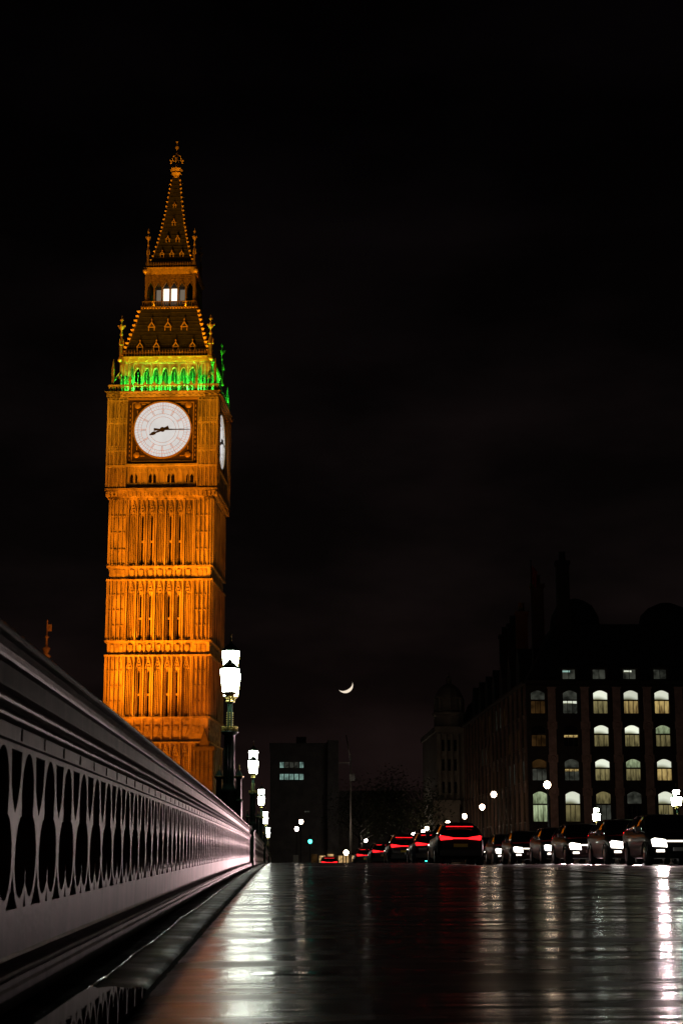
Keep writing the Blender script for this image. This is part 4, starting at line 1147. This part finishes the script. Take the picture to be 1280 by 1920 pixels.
# ================================================================== DISTANT BUILDINGS
GZ = ground(196) - 0.14
t = empty('stone_building', (31.0, 300, GZ)); tag(t, 'dim stone corner building with a domed turret beyond the office block', 'building')
b = MB(); b.box(-2.6, 40, 0, 30, 0, 24.5); b.box(-3.0, 40, -0.5, 30, 24.5, 25.4); b.box(-2.9, 40, -0.35, 0.2, 9.5, 10.1); b.box(-3.4, 1.2, -1.4, 0.5, 0, 11.5); b.box(-3.6, 1.4, -1.6, 0.5, 11.5, 12.2)
for k in range(5): b.lathe([(0.35, 10.1), (0.3, 24)], 10, (-2.1 + 1.1 * k, -0.25, 0))
b.build('wall', M['pale_stone'], t)
b = MB(); b.lathe([(2.8, 25.4), (2.8, 27.4), (3.1, 27.6), (3.1, 28.1), (2.4, 28.4), (2.3, 30.6), (2.6, 30.8), (2.5, 31.2), (1.9, 32.4), (1.0, 33.2), (0.5, 33.4), (0.5, 34.4), (0.2, 34.8), (0.05, 35.6)], 12, (0, 3, 0), smooth=False)
for k in range(8): 
    a = k * PI / 4; b.lathe([(0.22, 28.3), (0.2, 30.7)], 8, (2.6 * math.cos(a), 3 + 2.6 * math.sin(a), 0))
b.build('dome', M['pale_stone'], t)
b = MB(); b.lathe([(3.6, 25.4), (3.5, 27.5), (2.6, 29.6), (1.2, 30.8), (0.2, 31.1)], 14, (6.2, 4, 0)); b.build('roof', M['slate'], t)
for k in range(3):
    for z in (13.5, 17.5, 21): 
        b = MB(); b.box(-1.85 + 1.1 * k, -1.25 + 1.1 * k, -0.06, -0.02, z, z + 2.0); b.build('window', DG, t)

t = empty('office_block', (0, 0, GZ)); tag(t, 'dark flat topped block beyond the far lamps with two rows of small teal lit windows', 'office block')
b = MB(); b.box(-1.8, 11.6, 340, 365, 0, 24.5); b.box(9.8, 12.0, 338.5, 345, 0, 25.6); b.box(-2.0, 12, 339.6, 365, 24.5, 25.1); b.box(3.5, 5.5, 343, 348, 25.1, 26.6); b.box(12.0, 26, 352, 372, 0, 15.5); b.box(12.0, 26.2, 351.6, 372, 15.5, 16.0)
b.build('wall', M['grey_block'], t)
for r_, z in enumerate((20.1, 17.7)):
    for k in range(5):
        f = MB(); x = 0.55 + 1.0 * k; f.box(x - 0.42, x + 0.42, 339.8, 339.95, z - 0.08, z); f.box(x - 0.03, x + 0.03, 339.78, 339.96, z, z + 1.2)
        w = f.build('window', M['black_iron'], t)
        p = MB(); p.box(x - 0.38, x + 0.38, 339.93, 339.99, z, z + 1.15); p.build('pane', M['win_teal'] if (r_ or k in (0, 4)) else M['win_faint'], w)
for k in range(6):
    p = MB(); x = 7.2 + 1.6 * k; p.box(x - 0.6, x + 0.6, 338.3 if x > 9.5 else 339.9, 338.4 if x > 9.5 else 339.98, 0.4, 2.9 - 0.3 * (k % 2)); p.build('shop_window', M['kiosk_glow'] if k % 3 else M['win_orange'], t)
for x, z in ((5.4, 11.2), (6.0, 11.2)):
    p = MB(); p.box(x - 0.25, x + 0.25, 339.9, 339.98, z, z + 0.25); p.build('window', M['win_faint'], t)

# mast with slanted arm
b = MB(); b.T = Matrix.Translation((0, 0, 0))
b.lathe([(0.22, 0), (0.16, 2), (0.12, 15), (0.10, 17)], 8, (10.9, 255, GZ)); b.tube([(10.9, 255, GZ + 16.8), (10.2, 255, GZ + 20.5)], [0.16, 0.08], 6); b.box(10.7, 11.5, 254.8, 255.2, GZ + 13.6, GZ + 14.6); b.box(9.0, 11.0, 254.95, 255.05, GZ + 16.2, GZ + 16.35)
tag(b.build('mast', M['steel']), 'slim tall mast with a slanted arm standing beyond the junction', 'mast')

# ================================================================== TREES
def make_tree(name, h, seed, n):
    rnd = random.Random(seed); root = empty(name, (0, 0, 0))
    b = MB(); b.tube([(0, 0, -0.2), (0.1, 0, h * 0.15), (0, 0.1, h * 0.32), (0.1, 0, h * 0.55)], [0.45, 0.36, 0.3, 0.16], 8)
    tips = []
    for k in range(11):
        a = k * 2.4 + rnd.uniform(-.3, .3); z = h * (0.28 + 0.035 * k); L = h * rnd.uniform(0.22, 0.36) * (1 - 0.03 * k)
        mid = (math.cos(a) * L * 0.5, math.sin(a) * L * 0.5, z + L * 0.35); tip = (math.cos(a) * L, math.sin(a) * L, z + L * 0.75)
        b.tube([(0, 0, z), mid, tip], [0.16, 0.09, 0.03], 5); tips += [mid, tip]
    b.build('trunk', M['bark'], root)
    c = MB(); tips += [(0, 0, h * 0.85), (0.5, 0.5, h * 0.75), (-.8, 0.2, h * 0.7)]
    for i in range(n):
        t_ = rnd.choice(tips); s = h * 0.085
        p = Vector((t_[0] + rnd.gauss(0, s), t_[1] + rnd.gauss(0, s), t_[2] + rnd.gauss(0, s * 0.8)))
        u = Vector((rnd.gauss(0, 1), rnd.gauss(0, 1), rnd.gauss(0, 1))).normalized(); w = u.orthogonal().normalized(); q = rnd.uniform(0.12, 0.26)
        c.add([p - u * q, p + w * q * 0.6, p + u * q, p - w * q * 0.6], [(0, 1, 2, 3)])
    c.build('crown', M['leaf'], root); return root
tr = make_tree('tree', 17, 3, 2600)
TL = [(14.5, 300, 1.0, 0.0, 'dark tree crown right of the mast, beyond the junction'), (20.5, 312, 1.12, 1.1, 'broad dark tree in the gap between the mast and the stone corner building'),
      (26.5, 300, 0.95, 2.2, 'dark tree close to the stone corner building'), (24.0, 345, 1.25, 4.0, 'tall dark tree behind the others at the end of the street')]
for i, (x, y, s, rz, l) in enumerate(TL):
    o = tr if i == 0 else copy_tree(tr)
    o.location = (x, y, GZ); o.scale = (s, s, s); o.rotation_euler = (0, 0, rz); tag(o, l, 'tree', 'dark trees beyond the junction')

# ================================================================== STREET LAMPS
def street_lamp(name, h, m):
    root = empty(name, (0, 0, 0))
    b = MB(); b.lathe([(0.20, 0), (0.20, 0.5), (0.12, 0.6), (0.075, 1.2), (0.06, h - 0.6), (0.10, h - 0.55), (0.05, h - 0.45), (0.14, h - 0.36)], 8); b.build('post', M['black_iron'], root)
    b = MB(); b.lathe([(0.15, h - 0.35), (0.29, h - 0.12), (0.31, h + 0.05), (0.20, h + 0.24), (0.05, h + 0.30)], 10); b.build('globe', m, root)
    b = MB(); b.lathe([(0.08, h + 0.30), (0.10, h + 0.34), (0.03, h + 0.42), (0.01, h + 0.6)], 8); b.build('cap', M['black_iron'], root)
    return root
LAMPS = [(24.1, 150, 6.99, 'amber street lamp in front of the office block corner', 0), (23.75, 185, 7.46, 'brightest amber street lamp before the office street front', 0), (24.26, 200, 6.55, 'amber street lamp just below the brightest one by the street front', 0),
         (25.01, 226, 6.12, 'street lamp with a pale post under the stone corner building', 0), (24.76, 246, 5.67, 'street lamp left of the stone corner building', 0), (24.66, 280, 5.51, 'upper street lamp of a close pair mid street', 0),
         (25.06, 292, 5.16, 'lower street lamp of a close pair mid street', 0), (25.44, 318, 5.08, 'small lamp above the bright cluster near the green signals', 1), (8.6, 215, 1.26, 'low street lamp beside the amber kiosk', 0), (24.88, 320, 4.49, 'bright lamp of the cluster near the green signals', 1),
         (15.48, 300, 3.75, 'white street lamp standing alone beside the mast', 1), (17.96, 320, 2.84, 'small white lamp beside the lone street lamp by the mast', 1), (3.31, 250, 5.92, 'amber street lamp right of the near parapet lamps, higher of two', 0), (2.79, 262, 5.09, 'pinkish white street lamp right of the near parapet lamps, lower of two', 1)]
for (X, Y, Z, l, k) in LAMPS:      # metres: across, along, lamp height
    gz = ground(Y) if Y < 196 else GZ
    h = Z - gz; o = street_lamp('street_lamp', h, M['street_white'] if k else M['street_glow'])
    o.location = (X, Y, gz); tag(o, l, 'street lamp', 'lit street lamps beyond the bridge')
# traffic signals
SIG = [(24.51, 262, 3.65, 'green traffic signal, right and higher one of the two large ones'), (17.26, 240, 2.14, 'green traffic signal in the middle of the street'), (4.21, 225, 2.75, 'small green traffic signal at left beyond the parapet'), (15.3, 175, 0.13, 'tiny low green signal above the wet road')]
for (X, Y, Z, l) in SIG:
    gz = ground(Y) if Y < 196 else GZ; h = max(Z - gz, 1.2)
    root = empty('traffic_signal', (X, Y, gz)); tag(root, l, 'traffic signal', 'green traffic signals at the junction')
    b = MB(); b.lathe([(0.08, 0), (0.06, h - 0.35)], 8); b.build('post', M['black_iron'], root)
    b = MB(); b.box(-0.17, 0.17, 0.02, 0.3, h - 0.35, h + 0.85)
    for q in range(3): b.box(-0.13, 0.13, -0.14, 0.02, h + 0.16 + q * 0.33, h + 0.19 + q * 0.33)
    b.build('housing', M['black_iron'], root)
    b = MB(); b.T = Matrix.Translation((0, 0.0, h)) @ Matrix.Rotation(PI / 2, 4, 'X'); r = 0.26 if Y > 200 else 0.14; b.lathe([(r, -0.02), (r * 0.8, 0.08), (r * 0.3, 0.12)], 12); b.build('lamp', M['green_signal'], root)

# amber kiosk and pale board at the end of the bridge, small red sign
X, Z = 8.25, 1.33; root = empty('kiosk', (X, 215, GZ)); tag(root, 'small amber lit kiosk at the junction left of the mast', 'kiosk')
b = MB(); b.box(-0.75, 0.75, 0, 1.2, 0, 2.4); b.box(-0.85, 0.85, -0.15, 1.3, 2.4, 2.55); b.build('body', M['bronze'], root)
b = MB(); b.box(-0.62, -0.1, -0.03, -0.005, 0.5, 2.3); b.box(0.05, 0.62, -0.03, -0.005, 0.3, 2.3); b.build('lit_panel', M['kiosk_glow'], root)
root = empty('notice_board', (1.95, 190, ground(190))); tag(root, 'pale upright board on the footway at the end of the parapet', 'notice board')
b = MB(); b.box(-0.30, 0.30, 0, 0.12, 0.25, 2.05); b.build('panel', M['pale_board'], root); b = MB(); b.box(-0.28, -0.22, 0.02, 0.1, 0, 0.25); b.box(0.22, 0.28, 0.02, 0.1, 0, 0.25); b.build('leg', M['black_iron'], root)
X, Z = 13.71, 1.08; root = empty('lit_sign', (X, 250, GZ)); tag(root, 'small red lit square sign below the lone white street lamp', 'sign')
b = MB(); b.lathe([(0.06, 0), (0.05, Z - GZ)], 8); b.build('post', M['black_iron'], root); b = MB(); b.box(-0.25, 0.25, -0.05, 0.05, Z - GZ - 0.1, Z - GZ + 0.4); b.build('panel', M['red_sign'], root)
# steel comb joint across the footway
b = MB(); yj = 34.0
for k in range(26): b.box(0.22 + 0.05 * k, 0.245 + 0.05 * k, yj, yj + 0.5, ground(yj) + 0.006, ground(yj) + 0.014)
b.box(0.2, 1.55, yj - 0.08, yj, ground(yj) + 0.004, ground(yj) + 0.012)
tag(b.build('expansion_joint', M['steel']), 'row of small steel teeth set across the wet footway', 'expansion joint')

# ================================================================== MOON
d_ = Vector((0.0402, 1.0, 0.1049)); 
moon_dir = None
def moon():
    b = MB(); n = 28; vs = []; fs = []; r = 14.0; Ld = R(-58)   # lit limb points down and to the right
    ca, sa = math.cos(Ld), math.sin(Ld)
    for i in range(n + 1):
        t_ = PI * i / n - PI / 2      # along the limb from horn to horn
        for j in range(5):
            ph = PI / 2 - R(47) * j / 4 # from limb inwards
            x = r * math.cos(t_) * math.sin(ph); y = -r * math.cos(t_) * math.cos(ph); z = r * math.sin(t_)
            # rotate so that +x points along the lit direction
            vs.append((x * ca - z * sa, y, x * sa + z * ca))
    for i in range(n):
        for j in range(4): fs.append((i * 5 + j, i * 5 + j + 1, (i + 1) * 5 + j + 1, (i + 1) * 5 + j))
    b.add(vs, fs, True); return b
o = moon().build('moon', M['moon']); tag(o, 'thin bright crescent moon low in the dark sky', 'moon')
o.location = (0, 0, 0)
_f = Vector((math.sin(R(2.1333)) * math.cos(R(11.8775)), math.cos(R(2.1333)) * math.cos(R(11.8775)), math.sin(R(11.8775))))
_r = Vector((math.cos(R(2.1333)), -math.sin(R(2.1333)), 0)); _u = _r.cross(_f)
dd = (_f * 3100 + _r * 7 + _u * (960 - 1285)).normalized()
o.location = Vector((0, 0, EYE)) + dd * 3000

# ================================================================== CARS
def make_car():
    root = empty('car', (0, 0, 0))
    def ring(y, hw, zb, zt, crown=0.02):
        half = [(0.0, zb), (hw * 0.80, zb), (hw * 0.95, zb + 0.07), (hw, zb + (zt - zb) * 0.45), (hw * 0.985, zb + (zt - zb) * 0.78), (hw * 0.93, zt - 0.03), (hw * 0.82, zt), (hw * 0.4, zt + crown), (0.0, zt + crown * 1.2)]
        return [(x, y, z) for x, z in half] + [(-x, y, z) for x, z in reversed(half[1:-1])]
    b = MB()
    st = [(-2.12, 0.66, 0.42, 0.86), (-2.08, 0.80, 0.30, 0.98), (-1.9, 0.86, 0.24, 1.03), (-1.3, 0.89, 0.20, 1.02), (-0.3, 0.90, 0.19, 0.97), (0.7, 0.90, 0.19, 0.95), (1.1, 0.89, 0.20, 0.92), (1.7, 0.86, 0.22, 0.80), (2.0, 0.80, 0.26, 0.70), (2.12, 0.68, 0.34, 0.60)]
    b.loft([ring(*s_) for s_ in st])
    for sx in (-1, 1):
        for y in (-1.28, 1.32):   # wheel-arch lips
            b.tube([(sx * 0.895, y + 0.37 * math.cos(a), 0.31 + 0.37 * math.sin(a)) for a in [PI * i / 8 for i in range(9)]], 0.025, 5)
    body = b.build('body', M['car_black'], root)
    def cring(y, hb, ht, zt, zb=0.93):
        half = [(0, zb), (hb, zb), (hb * 0.6 + ht * 0.4, zb + (zt - zb) * 0.45), (ht, zt - 0.05), (ht * 0.86, zt), (0, zt + 0.02)]
        return [(x, y, z) for x, z in half] + [(-x, y, z) for x, z in reversed(half[1:-1])]
    b = MB(); b.loft([cring(-2.02, 0.72, 0.70, 1.02), cring(-1.72, 0.78, 0.62, 1.34), cring(-1.35, 0.80, 0.62, 1.425), cring(-0.3, 0.81, 0.64, 1.46), cring(0.25, 0.81, 0.62, 1.42), cring(0.72, 0.80, 0.62, 1.22), cring(1.18, 0.78, 0.70, 0.96)])
    b.build('window', M['car_glass'], root)
    b = MB()
    rr = []
    for (y, ht, zt) in ((-1.80, 0.60, 1.325), (-1.35, 0.62, 1.435), (-0.3, 0.64, 1.47), (0.22, 0.62, 1.435)):
        rr.append([(-ht, y, zt - 0.06), (-ht * 0.86, y, zt + 0.006), (0, y, zt + 0.026), (ht * 0.86, y, zt + 0.006), (ht, y, zt - 0.06), (0, y, zt - 0.04)])
    b.loft(rr)
    for sx in (-1, 1):
        for (p0, p1) in (((0.80, 1.12, 0.95), (0.615, 0.22, 1.40)), ((0.815, -0.45, 0.96), (0.645, -0.4, 1.42)), ((0.79, -1.95, 1.0), (0.61, -1.70, 1.33))):
            b.tube([(sx * p0[0], p0[1], p0[2]), (sx * p1[0], p1[1], p1[2])], 0.035, 5)
    b.build('roof', M['car_black'], root)
    w0 = None
    for sx in (-1, 1):
        for y in (-1.28, 1.32):
            b = MB(); b.T = Matrix.Translation((sx * 0.79, y, 0.31)) @ Matrix.Rotation(PI / 2, 4, 'Y')
            b.lathe([(0.20, -0.10), (0.30, -0.105), (0.315, -0.06), (0.315, 0.06), (0.30, 0.105), (0.20, 0.10)], 20); w = b.build('wheel', M['tyre'], root)
            b = MB(); b.T = Matrix.Translation((sx * 0.79, y, 0.31)) @ Matrix.Rotation(PI / 2, 4, 'Y')
            b.lathe([(0.05, -0.112), (0.20, -0.108), (0.20, 0.108), (0.05, 0.112)], 12)
            b.build('rim', M['rim'], w)
        b = MB(); b.prism([(sx * 0.42, 0.51), (sx * 0.80, 0.53), (sx * 0.84, 0.72), (sx * 0.76, 0.76), (sx * 0.46, 0.72)], 1.97, 2.15); b.build('headlight', M['headlamp'], root)
        b = MB(); b.box(min(sx * 0.50, sx * 0.72), max(sx * 0.50, sx * 0.72), 2.05, 2.14, 0.37, 0.44); b.build('fog_light', M['foglamp'], root)
        b = MB(); b.prism([(sx * 0.30, 0.88), (sx * 0.74, 0.85), (sx * 0.78, 0.98), (sx * 0.72, 1.01), (sx * 0.30, 0.95)], -2.17, -2.02); b.build('tail_light', M['tail'], root)
        b = MB(); b.box(min(sx * 0.88, sx * 1.04), max(sx * 0.88, sx * 1.04), 0.72, 0.86, 0.97, 1.10); b.build('mirror', M['car_trim'], root)
    b = MB(); b.box(-0.30, 0.30, -2.165, -2.05, 0.895, 0.935); b.build('tail_light', M['tail'], root)
    b = MB(); b.box(-0.5, 0.5, -1.80, -1.76, 1.31, 1.335); b.build('brake_light', M['tail'], root)
    b = MB(); b.box(-0.76, 0.76, -2.18, -1.9, 0.33, 0.52); b.box(-0.7, 0.7, 1.95, 2.16, 0.25, 0.33); b.build('bumper', M['car_trim'], root)
    b = MB(); b.box(-0.26, 0.26, -2.15, -2.11, 0.62, 0.73); b.build('number_plate', M['plate'], root)
    b = MB(); b.box(-0.41, 0.41, 2.08, 2.145, 0.655, 0.70); b.build('added_light_bar', M['foglamp'], root)  # glowing bar added to run the headlights into one white band
    b = MB(); b.box(-0.42, 0.42, 2.06, 2.135, 0.50, 0.64); b.build('grille', M['car_trim'], root)
    b = MB(); b.box(-0.26, 0.26, 2.13, 2.17, 0.40, 0.50); b.build('number_plate', M['plate_w'], root)
    return root
def paint_car(root, m):
    for ch in root.children:
        if ch.name.split('.')[0] in ('body', 'roof'):
            ch.material_slots[0].link = 'OBJECT'; ch.material_slots[0].material = m
def road_z(x, y):
    return ground(y) + (-0.125 + (x - 4.7) * 0.015 if x < 9 else (-0.06 + (x - 9) * 0.0067 if x < 13.5 else -0.03 - (x - 13.5) * 0.0067))
car0 = make_car(); first = True
# facing the camera (oncoming lanes) and driving away
ON = [(11.4, 49.5, 'black', 'black car with bright headlights at the right edge, first of the oncoming queue'), (15.4, 62.0, 'black', 'black oncoming car in the outer lane nearest the right edge'), (11.5, 56.0, 'grey', 'grey oncoming car second in the inner queue, headlights blazing'),
      (11.3, 62.5, 'black', 'black oncoming car third in the inner queue'), (15.2, 69.0, 'white', 'white oncoming car in the outer lane behind the black one'), (11.5, 69.5, 'navy', 'navy oncoming car fourth in the inner queue'), (11.3, 77.0, 'black', 'black oncoming car fifth in the inner queue'),
      (15.3, 76.5, 'grey', 'grey oncoming car third in the outer lane'), (11.4, 84.0, 'silver', 'silver oncoming car sixth in the inner queue'), (15.3, 85.0, 'maroon', 'maroon oncoming car furthest in the outer lane'), (11.3, 92.5, 'black', 'black oncoming car seventh in the inner queue'), (8.6, 176.0, 'black', 'tiny distant car with headlights beside the mast, apart from the queue'), (11.1, 103.0, 'black', 'last oncoming car of the inner queue, its lamps like one star')]
AW = [(6.9, 66.0, 'black', 'nearest car driving away, black with red tail lights, left of the white headlights'), (6.9, 77.5, 'navy', 'navy car driving away, second of the red tail light row'), (6.7, 91.0, 'black', 'black car driving away near the crest of the bridge, third of the row'),
      (6.6, 107.0, 'maroon', 'maroon car driving away, fourth of the red tail light row'), (6.5, 126.0, 'grey', 'smallest grey car driving away past the crest of the bridge'), (4.9, 165.0, 'black', 'far car with red tail lights near the amber kiosk')]
for i, (x, y, c, l) in enumerate(ON + AW):
    o = car0 if first else copy_tree(car0)
    first = False
    on = i < len(ON)
    x2, y2 = x, y
    o.location = (x, y, road_z(x, y)); o.rotation_euler = (0, 0, PI if on else 0)
    if i in (4, 7, 13, 15): o.scale = (1.03, 1.02, 1.10)
    paint_car(o, M['car_' + c]); tag(o, l, 'car', 'oncoming cars with headlights on' if on else 'cars driving away with tail lights on')
    if on:
        zl = road_z(x, y) + 0.64
        if y < 52:     # pink spots added at the first car's headlights to fill the parapet
            light('parapet_fill_spot', 'SPOT', (x - 0.6, y - 2.25, zl), 430, (1.0, 0.74, 0.74), 0.12, (-0.7, 8, 0.5), 44, 1.0)
            light('parapet_fill_spot', 'SPOT', (x + 0.6, y - 2.25, zl), 3000, (1.0, 0.64, 0.66), 0.12, (-0.7, 36, 0.7), 62, 1.0)
        elif y < 70 and x < 13:
            light('parapet_fill_spot', 'SPOT', (x, y - 2.25, zl), 4300, (1.0, 0.64, 0.66), 0.12, (-0.7, 36, 0.6), 60, 1.0)  # added pink fill, aimed sideways at the far end of the parapet
